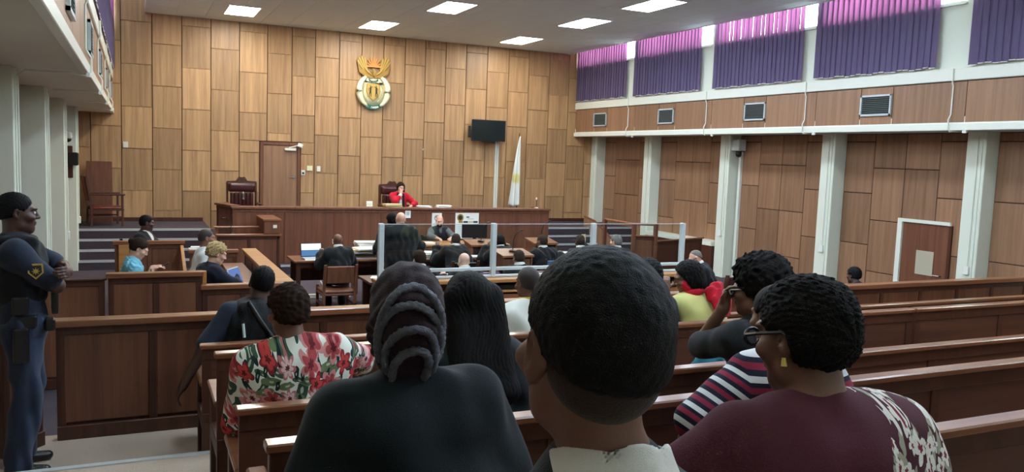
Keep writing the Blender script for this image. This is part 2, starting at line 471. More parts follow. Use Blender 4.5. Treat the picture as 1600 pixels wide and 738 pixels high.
        F.ell(P(0, .095, -.054), np.array([.022, .010, .006])*sc, .008, rot=Rh); F.ell(P(0, .093, -.066), np.array([.020, .010, .007])*sc, .008, rot=Rh)
    def hand(s, F, side, curl=.5, dirn=None, palm=None, sc=None):
        el, wr = (s.ell_, s.wrl) if side < 0 else (s.elr, s.wrr)
        d = nrm(wr-el) if dirn is None else nrm(dirn)
        sc = sc or s.sc
        pn = np.array(palm if palm is not None else (0, 0, -1), float); pn = nrm(pn-d*(pn@d))     # palm faces this way
        lat = np.cross(d, pn)*side                                           # towards the thumb
        if side > 0: lat = lat
        F.cone(wr, wr+d*.03*sc, .026*sc, .028*sc, .02)
        F.ell(wr+d*.055*sc, np.array([.040, .046, .016])*sc, .012, rot=np.stack([lat, d, pn], 1))
        for i, (o, L) in enumerate(((.028, .072), (.010, .080), (-.009, .074), (-.027, .058))):
            p = wr+d*.085*sc+lat*o*sc; a = .2+curl*.6
            dd = d
            for j, f in enumerate((.45, .32, .23)):
                dd = nrm(dd*math.cos(a)+np.cross(np.cross(dd, pn), dd)*math.sin(a)) if True else dd
                q = p+dd*L*f*sc*1.0
                F.cone(p, q, (.0095-.001*j)*sc, (.0088-.001*j)*sc, .004)
                p = q; a = curl*.8
        p = wr+d*.03*sc+lat*.026*sc
        q = p+nrm(d*.6+lat*.8+pn*.3)*.038*sc; r = q+nrm(d*.9+lat*.2+pn*.4)*.032*sc
        F.cone(p, q, .013*sc, .0105*sc, .008); F.cone(q, r, .0105*sc, .009*sc, .004)
    def body(s, curl=(.5, .5), palm=(None, None), dirn=(None, None), stumps=False):
        F = Field()
        s.torso(F, -.012)
        for i, q in enumerate((-1, 1)):
            s.arm(F, q, -.004, 0, 2)
        s.legs(F, -.01)
        s.foot(F, -1, -.006); s.foot(F, 1, -.006)
        s.headv(F)
        for i, q in enumerate((-1, 1)): s.hand(F, q, curl[i], dirn[i], palm[i])
        return F
    # --- hair
    def H(s, x, y, z): return s.hc+s.Rh@(np.array([x, y, z])*s.sc*s.hs)
    def hair_short(s, t=.008, front=.062, nape=-.055, k=.012):
        F = Field(); sc = s.sc*s.hs
        F.ell(s.H(0, -.020, .032), np.array([.075+t, .098+t, .087+t])*sc, .02, rot=s.Rh)
        F.ell(s.H(0, -.045, -.02), np.array([.062+t, .060+t, .06])*sc, .03, rot=s.Rh)
        n1 = s.Rh@nrm([0, -.62, .5]); F.half(s.H(0, front, .045), n1, k)
        F.half(s.H(0, -.06, nape), s.Rh@nrm([0, -.35, 1]), k)
        for q in (-1, 1): F.ell(s.H(q*.090, .012, -.018), np.array([.034, .036, .042])*sc, .012, 's', rot=s.Rh)
        return F
# ---------------------------------------------------------------- the room
D = 20.0; ZW = -.35; ZP = .38; CEIL = 4.97
XL, XR = -.42, 11.13          # faces of the overhanging upper walls
XLw, XRw = -1.26, 11.98       # faces of the lower walls
REAR = -1.6; TOPZ = 5.75
# floors
mb = MB(); mb.box((-1.6, REAR-.2, -.6), (12.3, 6.5, 0)); struct(mb, 'floor_gallery', M['carpet'])
mb = MB(); mb.box((-1.6, 6.5, -.6), (12.3, D+.3, ZW)); struct(mb, 'floor_well', M['carpet_dark'])
TIERS = [(5.33, .17), (3.36, .31), (2.55, .43), (1.68, .56), (.585, .70)]
for i, (y, z) in enumerate(TIERS):
    yn = TIERS[i+1][0] if i+1 < len(TIERS) else REAR
    mb = MB(); mb.box((-1.26, yn, 0), (11.9, y, z)); struct(mb, 'floor_tier', M['carpet'])
    mb = MB(); mb.box((-1.2, y-.035, z), (11.8, y+.012, z+.008)); mb.box((-1.2, y+.001, z-.03), (11.8, y+.012, z)); struct(mb, 'trim_step', M['alu'])
# raised platform and its stairs either side of the bench
def stairs(x0, x1, n=4, y0=17.45, go=.22):
    m1, m2 = MB(), MB()
    for k in range(n):
        z = ZW+(ZP-ZW)*(k+1)/n; y = y0+go*k
        m1.box((x0, y, ZW), (x1, D, z))
        m2.box((x0, y-.012, z-.035), (x1, y+.05, z+.006))
    struct(m1, 'floor_stair', M['carpet_dark']); struct(m2, 'trim_stair', M['alu'])
stairs(XLw, 1.46); stairs(8.72, XRw)
mb = MB(); mb.box((1.46, 17.0, ZW), (8.72, D, .2)); struct(mb, 'floor_platform', M['carpet_dark'])
mb = MB(); mb.box((2.6, 16.25, ZW), (8.4, 16.55, -.17)); struct(mb, 'floor_step', M['carpet_dark'])
mb = MB(); mb.box((2.6, 16.24, -.2), (8.4, 16.29, -.164)); struct(mb, 'trim_step', M['alu'])
# back wall: veneer boards in staggered columns over dark grooves
COLX = [-1.26, -.84, -.235, .389, .999, 1.613, 2.233, 2.856, 3.416, 3.964, 4.54, 5.089, 5.64, 6.191, 6.725, 7.271, 7.834, 8.427, 9.043, 9.641, 10.267, 10.869, 11.45, 11.98]
mb = MB(); mb.box((-1.6, D, ZW), (12.3, D+.2, TOPZ)); struct(mb, 'wall_back', M['groove'])
DOOR = (2.77, 3.56, 2.19)
mb = MB()
def board(x0, x1, z0, z1):
    mb.box((x0+.008, D-.022, z0+.014), (x1-.008, D+.01, z1-.004), .004)
    # thin lipping under each board
    mb.box((x0+.008, D-.034, z0+.0), (x1-.008, D+.01, z0+.014), .003)
for i in range(len(COLX)-1):
    x0, x1 = COLX[i], COLX[i+1]
    base = 1.075 if i % 2 == 0 else .63
    zs = [ZP-.18]+[base+.9225*k for k in range(-1, 6) if ZP+.05 < base+.9225*k < TOPZ-.05]+[TOPZ]
    for a, b in zip(zs, zs[1:]):
        segs = [(x0, x1, a, b)]
        fx0, fx1, fz = DOOR[0]-.08, DOOR[1]+.08, DOOR[2]+.09
        out = []
        for (p, q, u, v) in segs:
            if u < fz and q > fx0 and p < fx1:
                if v > fz+.02: out.append((p, q, fz, v))
                if p < fx0-.04: out.append((p, fx0, u, min(v, fz)))
                if q > fx1+.04: out.append((fx1, q, u, min(v, fz)))
            else: out.append((p, q, u, v))
        for p in out: board(*p)
struct(mb, 'wall_back_boards', M['wall_wood'])
mb = MB(); mb.box((-.9, D-.045, ZP), (1.44, D+.01, ZP+.09), .006); mb.box((8.74, D-.045, ZP), (11.6, D+.01, ZP+.09), .006); struct(mb, 'baseboard_back', M['wood_dark'])
# door in the back wall
mb = MB(); x0, x1, zt = DOOR
mb.box((x0-.07, D-.05, .2), (x0, D+.01, zt+.07), .006); mb.box((x1, D-.05, .2), (x1+.07, D+.01, zt+.07), .006); mb.box((x0, D-.05, zt), (x1, D+.01, zt+.07), .006)
dr = MB(); dr.box((x0+.005, D-.03, .2), (x1-.005, D+.012, zt-.008), .003)
d1 = struct(dr, 'door_1', M['side_wood']); mb.build('door_frame', M['wood'], d1)
mb = MB(); mb.tube([(x1-.07, D-.03, 1.43), (x1-.07, D-.075, 1.43), (x1-.19, D-.075, 1.44)], .011); mb.box((x1-.09, D-.036, 1.38), (x1-.05, D-.029, 1.48)); mb.build('door_handle', M['steel'], d1)
mb = MB(); mb.box((x1-.30, D-.09, zt-.12), (x1-.04, D-.03, zt-.06), .006); mb.tube([(x1-.2, D-.06, zt-.05), (x1-.02, D-.08, zt-.0), (x1+.04, D-.05, zt+.02)], .012); mb.build('door_closer', M['cream_bright'], d1)
# side walls: lower panelled wall, columns, overhang
def sidewall(side, xw, xe, pillars, name):
    """side -1 left / +1 right; xw lower wall face, xe upper wall face"""
    s = side
    def bx(m, xa, xb, y0, y1, z0, z1, bev=0):     # xa, xb measured outward from xe
        m.box((min(xe+s*xa, xe+s*xb), y0, z0), (max(xe+s*xa, xe+s*xb), y1, z1), bev)
    dp = abs(xw-xe)
    m = MB(); bx(m, dp, dp+.3, REAR-.2, D+.2, -.6, 2.9); struct(m, 'wall_'+name, M['groove'])
    m = MB()
    ys = sorted(pillars)
    ends = [REAR]+[y for p in ys for y in (p, p+.32)]+[D]
    for a, b in zip(ends[0::2], ends[1::2]):
        if b-a < .2: continue
        n = max(1, round((b-a)/.66)); w = (b-a)/n
        for k in range(n):
            inner = (k % 4) in (1, 2)
            base = 2.145 if inner else 1.69
            zs = [-.35]+[base-.922*q for q in range(4, -2, -1) if -.3 < base-.922*q < 2.7]+[2.75]
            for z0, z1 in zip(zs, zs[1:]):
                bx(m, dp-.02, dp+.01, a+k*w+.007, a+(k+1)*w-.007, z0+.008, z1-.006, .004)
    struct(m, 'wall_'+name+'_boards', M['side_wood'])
    for y in ys:
        m = MB(); bx(m, .55, dp+.02, y, y+.32, -.4, 2.76, .01); bx(m, .535, .56, y+.05, y+.10, -.35, 2.74, .004); struct(m, 'column_'+name, M['cream'])
    # overhang: soffit, ledge, timber band, sill, wall round the windows
    m = MB(); bx(m, .0, dp+.1, REAR-.2, D, 2.755, 2.95); struct(m, 'trim_'+name+'_soffit', M['soffit'])
    m = MB(); bx(m, -.045, .02, REAR, D, 2.74, 2.845, .006); struct(m, 'trim_'+name+'_ledge', M['cream_bright'])
    m = MB(); bx(m, .02, .2, REAR, D, 2.84, 3.48); struct(m, 'wall_'+name+'_band', M['groove'])
    m = MB(); y = D
    bands = []
    for bay in range(8):
        yb = 19.95-2.93*bay
        for a, b in ((yb-1.0, yb), (yb-1.64, yb-1.0), (yb-2.93, yb-1.64)):
            if b < REAR: continue
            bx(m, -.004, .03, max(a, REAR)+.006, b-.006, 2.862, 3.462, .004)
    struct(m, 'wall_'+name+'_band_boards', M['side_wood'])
    m = MB(); bx(m, -.03, .2, REAR, D, 3.475, 3.66, .01); struct(m, 'trim_'+name+'_sill', M['cream_bright'])
    m = MB()
    bx(m, .02, .2, REAR, D, 3.66, 4.62); bx(m, .02, .2, REAR, D, 5.5, TOPZ)
    wins = []
    prev = D
    for bay in range(7):
        y1 = 19.88-2.93*bay; y0 = y1-2.74
        bx(m, .02, .2, y1, prev, 4.62, 5.5); prev = y0; wins.append((max(y0, REAR+.1), y1))
        if y0 < REAR: break
    bx(m, .02, .2, REAR, max(prev, REAR+.02), 4.62, 5.5)
    struct(m, 'wall_'+name+'_upper', M['cream'])
    for i, (y0, y1) in enumerate(wins):
        f = MB(); 
        for a, b in ((y0, y0+.05), (y1-.05, y1), ((y0+y1)/2-.025, (y0+y1)/2+.025)): bx(f, .08, .14, a, b, 4.62, 5.5)
        bx(f, .08, .14, y0, y1, 4.62, 4.67); bx(f, .08, .14, y0, y1, 5.45, 5.5); bx(f, -.02, .08, y0+.0, y1-.0, 4.595, 4.62)
        w = struct(f, 'window_%d' % (i+1+(10 if s > 0 else 0)), M['cream_bright'])
        g = MB(); bx(g, .107, .113, y0+.02, y1-.02, 4.64, 5.48); g.build('window_pane', M['glass'], w)
    return wins
PR = [8.24, 11.18, 14.10, 17.05, 5.3, 2.4, 19.7]; PL = [8.58, 11.52, 14.48, 17.42, 5.65, 2.7, -.25]
WR = sidewall(1, XRw, XR, PR, 'right'); WL = sidewall(-1, XLw, XL, PL, 'left')
mb = MB(); mb.box((-1.6, REAR-.2, -.6), (12.3, REAR, TOPZ)); struct(mb, 'wall_rear', M['cream'])
mb = MB(); mb.box((-1.6, REAR-.2, TOPZ), (12.3, D+.2, TOPZ+.15)); struct(mb, 'ceiling_slab', M['cream'])
# dropped ceiling of .6 m tiles, stopping short of the windows
mb = MB(); mb.box((.27, REAR, CEIL+.012), (10.82, D, CEIL+.06)); mb.box((.25, REAR, CEIL-.012), (.275, D, CEIL+.16)); mb.box((10.815, REAR, CEIL-.012), (10.84, D, CEIL+.16)); struct(mb, 'ceiling', M['ceil'])
LIGHTS = [(2.1, 18.35), (5.05, 18.4), (8.65, 18.45), (5.65, 15.3), (8.62, 15.3), (2.1, 15.3), (8.65, 12.8), (5.6, 12.5), (2.3, 12.5)]
ADDED_LIGHTS = [(2.3, 9.3), (8.6, 9.6), (5.6, 9.3), (2.3, 5.6), (8.6, 5.6), (5.6, 5.6), (3.6, 1.8), (7.6, 1.8)]  # unseen glowing panels, added to brighten the gallery and the barrier
def is_light(x0, x1, y0, y1):
    return any(x1 > lx-.31 and x0 < lx+.31 and y1 > ly-.62 and y0 < ly+.62 for lx, ly in LIGHTS+ADDED_LIGHTS)
mb = MB()
for i in range(18):
    for j in range(36):
        x0 = .27+i*.6; y0 = D-.6*(j+1); x1 = min(x0+.6, 10.82); y1 = y0+.6
        if y1 < REAR+.1: continue
        mb.box((x0+.004, max(y0, REAR)+.004, CEIL), (x1-.004, y1-.004, CEIL+.014))
struct(mb, 'ceiling_tiles', M['ceil'])
def ceiling_light(x, y, cool, label):
    t = thing('ceiling_light', label, 'ceiling light', (x, y, CEIL), 0, 'recessed ceiling lights')
    m = MB()
    for a, b in (((-.33, -.63), (-.30, .63)), ((.30, -.63), (.33, .63)), ((-.30, -.63), (.30, -.60)), ((-.30, .60), (.30, .63))):
        m.box((a[0], a[1], -.014), (b[0], b[1], -.0006), .003)
    m.build('light_frame', M['white_pl'], t)
    m = MB(); m.box((-.30, -.60, -.010), (.30, .60, -.0012)); m.build('diffuser', M['lamp_cool' if cool else 'lamp_warm'], t)
LL = ['glowing warm ceiling panel above the empty leather chair, nearest the back wall', 'glowing warm ceiling panel above the coat of arms, close to the back wall', 'glowing warm ceiling panel in the back corner by the purple blinds',
      'bright cool ceiling panel in the middle, second row from the back wall', 'bluish ceiling panel near the windows, second row from the back wall', 'ceiling panel in the second row on the gallery overhang side',
      'bright ceiling panel near the windows, third row, cut by the top of the picture', 'ceiling panel over the middle of the lawyers tables', 'ceiling panel over the wooden side dock']
LL += ['ceiling panel over the barrier end near the side dock, above the picture', 'ceiling panel over the barrier on the window side, above the picture', 'ceiling panel over the glass screen, above the picture', 'ceiling panel over the first pews on the officer side', 'ceiling panel over the pews by the window side', 'ceiling panel over the middle of the pews', 'ceiling panel above the young man with the white collar', 'ceiling panel over the rearmost pews on the window side']
for i, (x, y) in enumerate(LIGHTS+ADDED_LIGHTS): ceiling_light(x, y, i in (3, 4, 6) or i > 8, LL[i])
# things on the upper walls: blinds, vents, conduits
def blind(side, y0, y1, label, z0=3.7, z1=5.3, ov=.69):
    xe = XR if side > 0 else XL; s = side
    t = thing('vertical_blind', label, 'blind', (xe-s*.05, (y0+y1)/2, z0), 0, 'purple vertical blinds at the clerestory windows', world=True)
    n = int((y1-y0)/.115); w = (y1-y0)/n
    m = MB(); rail = MB(); ch = MB()
    for k in range(n):
        yc = y0+(k+.5)*w; a = .09+.06*math.sin(k*2.3)
        dy = w*ov*math.cos(a); dx = w*ov*math.sin(a)+.004; zz = z0+.012*math.sin(k*1.7)
        for q in range(6):
            pass
        vs = []
        pts = [(xe-s*.05-dx, yc-dy), (xe-s*.058, yc), (xe-s*.05+dx, yc+dy)]
        lo = [m.bm.verts.new((p[0], p[1], zz)) for p in pts]; hi = [m.bm.verts.new((p[0], p[1], z1)) for p in pts]
        for q in range(2): m.bm.faces.new((lo[q], lo[q+1], hi[q+1], hi[q]))
        ch.box((xe-s*.05-.004, yc-w*.42, zz-.012), (xe-s*.05+.004, yc+w*.42, zz+.002))
    m.build('blind_slats', M['blind'], t)
    ch.build('bottom_weights', M['white_pl'], t)
    rail.box((xe-s*.05-.02, y0-.02, z1), (xe-s*.05+.02, y1+.02, z1+.04)); rail.build('head_rail', M['white_pl'], t)
BR = ['end', 'second', 'third', 'fourth', 'fifth', 'sixth', 'seventh']
BY = [(17.44, 19.93), (14.50, 17.08), (11.52, 14.06), (8.76, 11.22), (5.62, 8.2)]
BLB = ['purple vertical blind beside the back wall, above the first wall vent', 'purple vertical blind second along the window wall from the back wall', 'purple vertical blind with light slits showing between its slats', 'widest dark purple blind above the big louvred vent', 'purple vertical blind cut off by the edge of the picture']
for i, ((a, b), l) in enumerate(zip(BY, BLB)): blind(1, a, b, l, ov=.60 if i == 2 else .69)
for i, (a, b) in enumerate(BY[:4]): blind(-1, a, b, ['dark purple blind on the overhang wall beside the back wall corner', 'purple blind on the overhang wall, second from the back corner', 'purple blind on the overhang wall, third from the back corner', 'purple blind high on the overhang wall, fourth from the back corner'][i])
def vent(side, y0, y1, label):
    xe = XR if side > 0 else XL; s = side
    t = thing('wall_vent', label, 'vent', (xe-s*.01, (y0+y1)/2, 3.0), 0, 'louvred vents in the timber band', world=True)
    fx = lambda a: xe-s*a
    def b(m, a0, a1, p, q, u, v): m.box((min(fx(a0), fx(a1)), p, u), (max(fx(a0), fx(a1)), q, v))
    m = MB(); b(m, .005, .035, y0, y0+.03, 3.0, 3.345); b(m, .005, .035, y1-.03, y1, 3.0, 3.345); b(m, .005, .035, y0, y1, 3.0, 3.03); b(m, .005, .035, y0, y1, 3.315, 3.345)
    m.build('vent_frame', M['alu_grey'], t)
    m = MB(); b(m, .004, .008, y0+.02, y1-.02, 3.02, 3.33); m.build('vent_backing', M['water'], t)
    m = MB()
    for k in range(9):
        z = 3.04+.031*k
        m.prism([(fx(.010), y0+.03, z), (fx(.030), y0+.03, z-.010), (fx(.032), y0+.03, z-.006), (fx(.012), y0+.03, z+.005)], (0, y1-y0-.06, 0))
    m.build('louvres', M['slat'], t)
for (a, b), l in zip([(18.32, 18.96), (15.41, 16.01), (12.44, 13.04), (9.53, 10.15)], ['small louvred vent in the timber band nearest the back wall', 'louvred vent second from the back wall, under the second blind', 'louvred vent under the blind with light slits', 'largest louvred vent in the timber band, under the widest blind']):
    vent(1, a, b, l)
for (a, b), l in zip([(18.3, 18.95), (15.4, 16.0), (12.4, 13.0), (9.5, 10.1), (6.5, 7.1)], ['vent on the overhang side nearest the back wall corner', 'vent on the overhang side, second from the back wall', 'vent on the overhang side, third from the back wall', 'vent on the overhang side, fourth from the back wall', 'vent on the overhang side nearest the camera']):
    vent(-1, a, b, l)
def conduit(side, y, yp, label):
    xe = XR if side > 0 else XL; s = side; f = lambda a: xe-s*a
    m = MB()
    m.tube([(f(.042), y, 3.655), (f(.042), y, 3.45), (f(.016), y, 3.4), (f(.016), y, 2.98), (f(.062), y, 2.9), (f(.062), y, 2.76), (f(.05), y-.03, 2.725), (f(-.1), yp+.12, 2.735), (f(-.46), yp+.12, 2.735), (f(-.53), yp+.12, 2.68), (f(-.525), yp+.12, .62)], .011, 6)
    o = thing('cable_conduit', label, 'conduit', (f(.016), y, 2.9), 0, 'thin white conduits down the side walls', world=True)
    m.build('conduit_pipe', M['cream_bright'], o)
    m = MB(); m.box((min(f(-.548), f(-.50)), yp+.08, .55), (max(f(-.548), f(-.50)), yp+.17, .68), .006); m.build('socket_box', M['white_pl'], o)
    m = MB(); m.box((min(f(.03), f(.06)), y-.30, 2.70), (max(f(.03), f(.06)), y-.24, 2.738)); m.build('junction_box', M['white_pl'], o)
for y, yp, l in ((17.3, 17.05, 'thin conduit ending on the column beside the raised wooden stand'), (14.25, 14.10, 'thin conduit running down to the column with the camera box'), (11.4, 11.18, 'thin conduit ending on the cream column by the closed side door, on its far side'), (8.45, 8.24, 'thin conduit ending on the cream column just right of the side door')):
    conduit(1, y, yp, l)
for y, yp, l in ((8.9, 8.58, 'conduit crossing the soffit to the nearest cream column'), (11.9, 11.52, 'conduit crossing the soffit to the second cream column'), (14.8, 14.48, 'conduit crossing the soffit to the third cream column'), (17.75, 17.42, 'conduit crossing the soffit to the column with the dome camera')):
    conduit(-1, y, yp, l)
# right wall: side door with a white frame, white sill board, camera box
mb = MB(); mb.box((11.95, 8.93, -.35), (11.975, 9.80, 1.25), .003); d2 = struct(mb, 'door_2', M['wood'])
mb = MB(); mb.box((11.92, 9.81, -.35), (11.97, 9.90, 1.31)); mb.box((11.92, 8.90, 1.255), (11.97, 9.81, 1.31)); mb.build('door_frame', M['cream_bright'], d2)
mb = MB(); mb.box((11.93, 8.87, -.35), (11.97, 8.925, 1.255)); mb.build('door_jamb', M['wood_dark'], d2)
mb = MB(); mb.tube([(11.95, 9.02, .42), (11.90, 9.02, .42), (11.90, 9.13, .42)], .011); mb.build('door_handle', M['steel'], d2)
mb = MB(); mb.box((11.938, 9.17, .40), (11.947, 9.50, .80), .0); one('door_notice', mb, M['kraft'], 'blank beige sheet taped to the side door', 'notice')
mb = MB(); mb.box((11.60, 14.45, .30), (11.97, 17.03, .40), .008); struct(mb, 'trim_sill_board', M['cream_bright'])
mb = MB(); mb.box((11.62, 14.45, -.35), (11.95, 17.03, .298)); struct(mb, 'wall_right_dado', M['wood_dark'])
t = thing('security_camera', 'small camera box with cable on the cream column facing the benches', 'camera', (11.7, 14.0, 2.5), 0, world=True)
mb = MB(); mb.box((11.72, 13.86, 2.42), (11.92, 14.085, 2.66), .012); mb.build('mount_box', M['alu_grey'], t)
mb = MB(); mb.lathe([(.02, -.12), (.055, -.10), (.066, -.05), (.06, 0)], (11.82, 13.97, 2.405)); mb.build('camera_dome', M['black'], t, True)
mb = MB(); mb.box((11.90, 13.98, -.35), (11.97, 14.05, 2.4)); struct(mb, 'trim_conduit', M['cream_bright'])
t = thing('security_camera', 'white dome camera on the cream column above the hanging black box', 'camera', (-1.1, 17.3, 2.4), 0, world=True)
mb = MB(); mb.lathe([(.03, .12), (.07, .10), (.075, .02), (.07, 0)], (-1.10, 17.28, 2.16)); mb.tube([(-1.10, 17.44, 2.32), (-1.10, 17.28, 2.30)], .02); mb.build('camera_housing', M['white_pl'], t, True)
mb = MB(); mb.lathe([(.015, -.07), (.05, -.045), (.066, 0)], (-1.10, 17.28, 2.155)); mb.build('camera_dome', M['black'], t, True)
t = thing('wall_speaker', 'black box hanging on the cream column below the dome camera', 'speaker', (-1.1, 17.3, 1.8), 0, world=True)
mb = MB(); mb.box((-1.17, 17.38, 1.42), (-1.03, 17.415, 2.02), .01); mb.build('back_board', M['wood_dark'], t)
mb = MB(); mb.box((-1.10, 17.16, 1.66), (-.93, 17.375, 1.90), .015); mb.build('speaker_box', M['black'], t)
# small fittings on the back wall
def plate(name, x, z, w, h, label, cat, mat='white_pl', ins=None):
    t = thing(name, label, cat, (x, D-.03, z), 0)
    m = MB(); m.box((-w/2, -.022, -h/2), (w/2, .006, h/2), .004); m.build('plate', M[mat], t)
    m = MB(); 
    if ins: m.box((-w*.28, -.028, -h*.3), (w*.28, -.021, h*.1), .001); m.build('reader_window', M['black'], t)
    else: m.box((-w*.22, -.028, -h*.22), (w*.22, -.021, h*.22), .002); m.build('rocker', M[mat], t)
plate('light_switch', -.155, 2.075, .10, .13, 'white switch plate on the far end of the back wall near the overhang', 'switch')
plate('card_reader', 3.70, 1.555, .085, .12, 'white card reader with black window beside the back door', 'card reader', ins=1)
plate('wall_plate', 3.855, 1.665, .13, .12, 'larger cream wall plate between card reader and switch', 'wall plate', 'cream_p')
plate('light_switch', 4.07, 1.655, .085, .13, 'white switch plate, second from the back door', 'switch')
t = thing('motion_sensor', 'small white sensor at the top corner of the back door', 'sensor', (3.62, D-.06, 2.2), 0)
mb = MB(); mb.box((-.06, -.05, -.05), (.06, .035, .05), .012, rot=Matrix.Rotation(.3, 3, 'Y')); mb.build('sensor_body', M['white_pl'], t)
mb = MB(); mb.box((-.03, -.058, -.03), (.03, -.048, .015), .004); mb.build('sensor_lens', M['cream_p'], t)
for x, z, l in ((6.20, 1.80, 'tiny brass hook on the back wall, the lower of two'), (6.70, 2.21, 'tiny white hook on the back wall, the higher of two')):
    mb = MB(); mb.tube([(x, D-.02, z), (x, D-.08, z), (x, D-.085, z+.03)], .014, 8); one('wall_hook', mb, M['gold' if z < 2 else 'white_pl'], l, 'hook')

# ---------------------------------------------------------------- coat of arms on the back wall (relief)
t = thing('coat_of_arms', 'gold and ivory coat of arms with green scroll high on the back wall', 'coat of arms', (5.37, D-.07, 3.78), 0)
def ribbon_fan(m, sx, par):
    for k in range(par, 9, 2):
        a = R_(48+k*4.6)
        p0 = Vector((sx*.14, 0, -.03)); L = .36+.08*math.sin(k/8*PI)
        p1 = p0+Vector((sx*(.02+L*math.cos(a)), 0, .03+L*math.sin(a)))
        d = (p1-p0).normalized(); n = Vector((-d.z, 0, d.x))*.0135
        m.prism([p0-n*.4, p1-n, p1+d*.03, p1+n, p0+n*.4], (0, -.024-.010*(k % 2), 0))
for sx in (1, -1):
    m = MB(); ribbon_fan(m, sx, 0); m.prism([(sx*.02, 0, .02), (sx*.30, 0, .12), (sx*.40, 0, .22), (sx*.36, 0, .04), (sx*.20, 0, -.06), (sx*.02, 0, -.09)], (0, -.042, 0))
    o = m.build('wing', M['gold_d'], t); o.location = (0, 0, .22)
    m = MB(); ribbon_fan(m, sx, 1); m.build('bright_feathers', M['gold'], o)
m = MB(); m.box((-.12, .012, -.3), (.12, .034, .1), .004); m.build('wall_mount', M['wood_dark'], t)
m = MB()
for sx in (1, -1): m.tube([(sx*.06, -.05, -.01), (sx*.14, -.055, .05), (sx*.24, -.05, .16)], [.02, .026, .012], 8)
m.tube([(.0, -.05, -.04), (.01, -.06, .08), (-.02, -.07, .13), (-.08, -.07, .125)], [.03, .024, .026, .006], 8)
o = m.build('bird_body', M['gold'], t, True); o.location = (0, 0, .22)
m = MB()
for k in range(9):
    a = R_(10+k*20); d = Vector((math.cos(a), 0, math.sin(a))); n = Vector((-d.z, 0, d.x))*.018
    L = .18+.07*math.sin(a); c = Vector((0, 0, .40))
    m.prism([c+d*.05-n*.8, c+d*L*.7-n*.8, c+d*L, c+d*L*.7+n*.8, c+d*.05+n*.8], (0, -.03, 0))
m.prism([(-.2, 0, .40), (.2, 0, .40), (.16, 0, .43), (0, 0, .45), (-.16, 0, .43)], (0, -.034, 0))
m.build('rising_sun', M['orange_p'], t)
def ovalpts(cx, cz, rx, rz, a0=0, a1=360, n=40): return [(cx+rx*math.cos(R_(a0+(a1-a0)*k/n)), 0, cz+rz*math.sin(R_(a0+(a1-a0)*k/n))) for k in range(n+1)]
m = MB()
for sx in (1, -1):
    m.tube([(sx*.36*math.cos(R_(a))-sx*.0, -.05, -.18+.40*math.sin(R_(a))) for a in range(-62, 66, 8)], [.03+.045*math.sin(R_((a+62)*1.42)) for a in range(-62, 66, 8)], 10)
m.prism(ovalpts(0, -.17, .33, .36)[:-1], (0, -.012, 0))
m.build('tusks', M['cream_p'], t, True)
m = MB()
for k in range(12):
    for sx in (1, -1):
        a = R_(-60+k*9); c = Vector((sx*.245*math.cos(a), -.02, -.20+.26*math.sin(a)))
        m.tube([c, c+Vector((sx*.02, -.008, .045))], [.014, .004], 6)
m.build('wheat_ears', M['manila'], t)
shield = [(-.15, 0, -.02), (-.08, 0, .0), (0, 0, -.012), (.08, 0, .0), (.15, 0, -.02), (.16, 0, -.18), (.12, 0, -.30), (0, 0, -.39), (-.12, 0, -.30), (-.16, 0, -.18)]
m = MB(); m.prism([(x*1.12, 0, z*1.10+.012) for x, y, z in shield], (0, -.022, 0)); m.build('shield_border', M['gold_d'], t)
m = MB(); m.prism(shield, (0, -.03, 0)); m.build('shield', M['gold'], t)
m = MB()
for sx in (1, -1):
    m = MB(); m.tube([(sx*.07, -.036, -.07), (sx*.072, -.036, -.14), (sx*.075, -.036, -.20)], [.012, .022, .016], 6)
    m.tube([(sx*.07, -.036, -.06), (sx*.07, -.036, -.045)], .014, 6)
    for q in (-1, 1): m.tube([(sx*.075+q*.006, -.036, -.19), (sx*.08+q*.022, -.036, -.26), (sx*.072+q*.018, -.036, -.32)], [.014, .009, .006], 6)
    m.tube([(sx*.072, -.036, -.09), (sx*.02, -.036, -.075)], .007, 5); m.tube([(sx*.075, -.036, -.10), (sx*.12, -.036, -.13), (sx*.11, -.036, -.18)], .007, 5); m.build('human_figure', M['black_p'], t)
m = MB(); m.tube([(-.24, -.035, .05), (.2, -.035, .015)], .008, 6); m.tube([(.15, -.035, .02), (.23, -.035, .013)], .022, 8); m.prism([(-.27, -.02, .055), (-.17, -.02, .065), (-.17, -.02, .03)], (0, -.02, 0))
m.build('spear_and_club', M['black_p'], t)
m = MB()
for k in range(7):
    a = R_(200+k*23); c = Vector((.11*math.cos(a), -.015, .115+.07*math.sin(a))); m.prism([(-.0+c.x-.02, -.01, c.z+.025), (c.x, -.01, c.z-.03), (c.x+.02, -.01, c.z+.025)], (0, -.02, 0))
m.build('protea_leaves', M['green_p'], t)
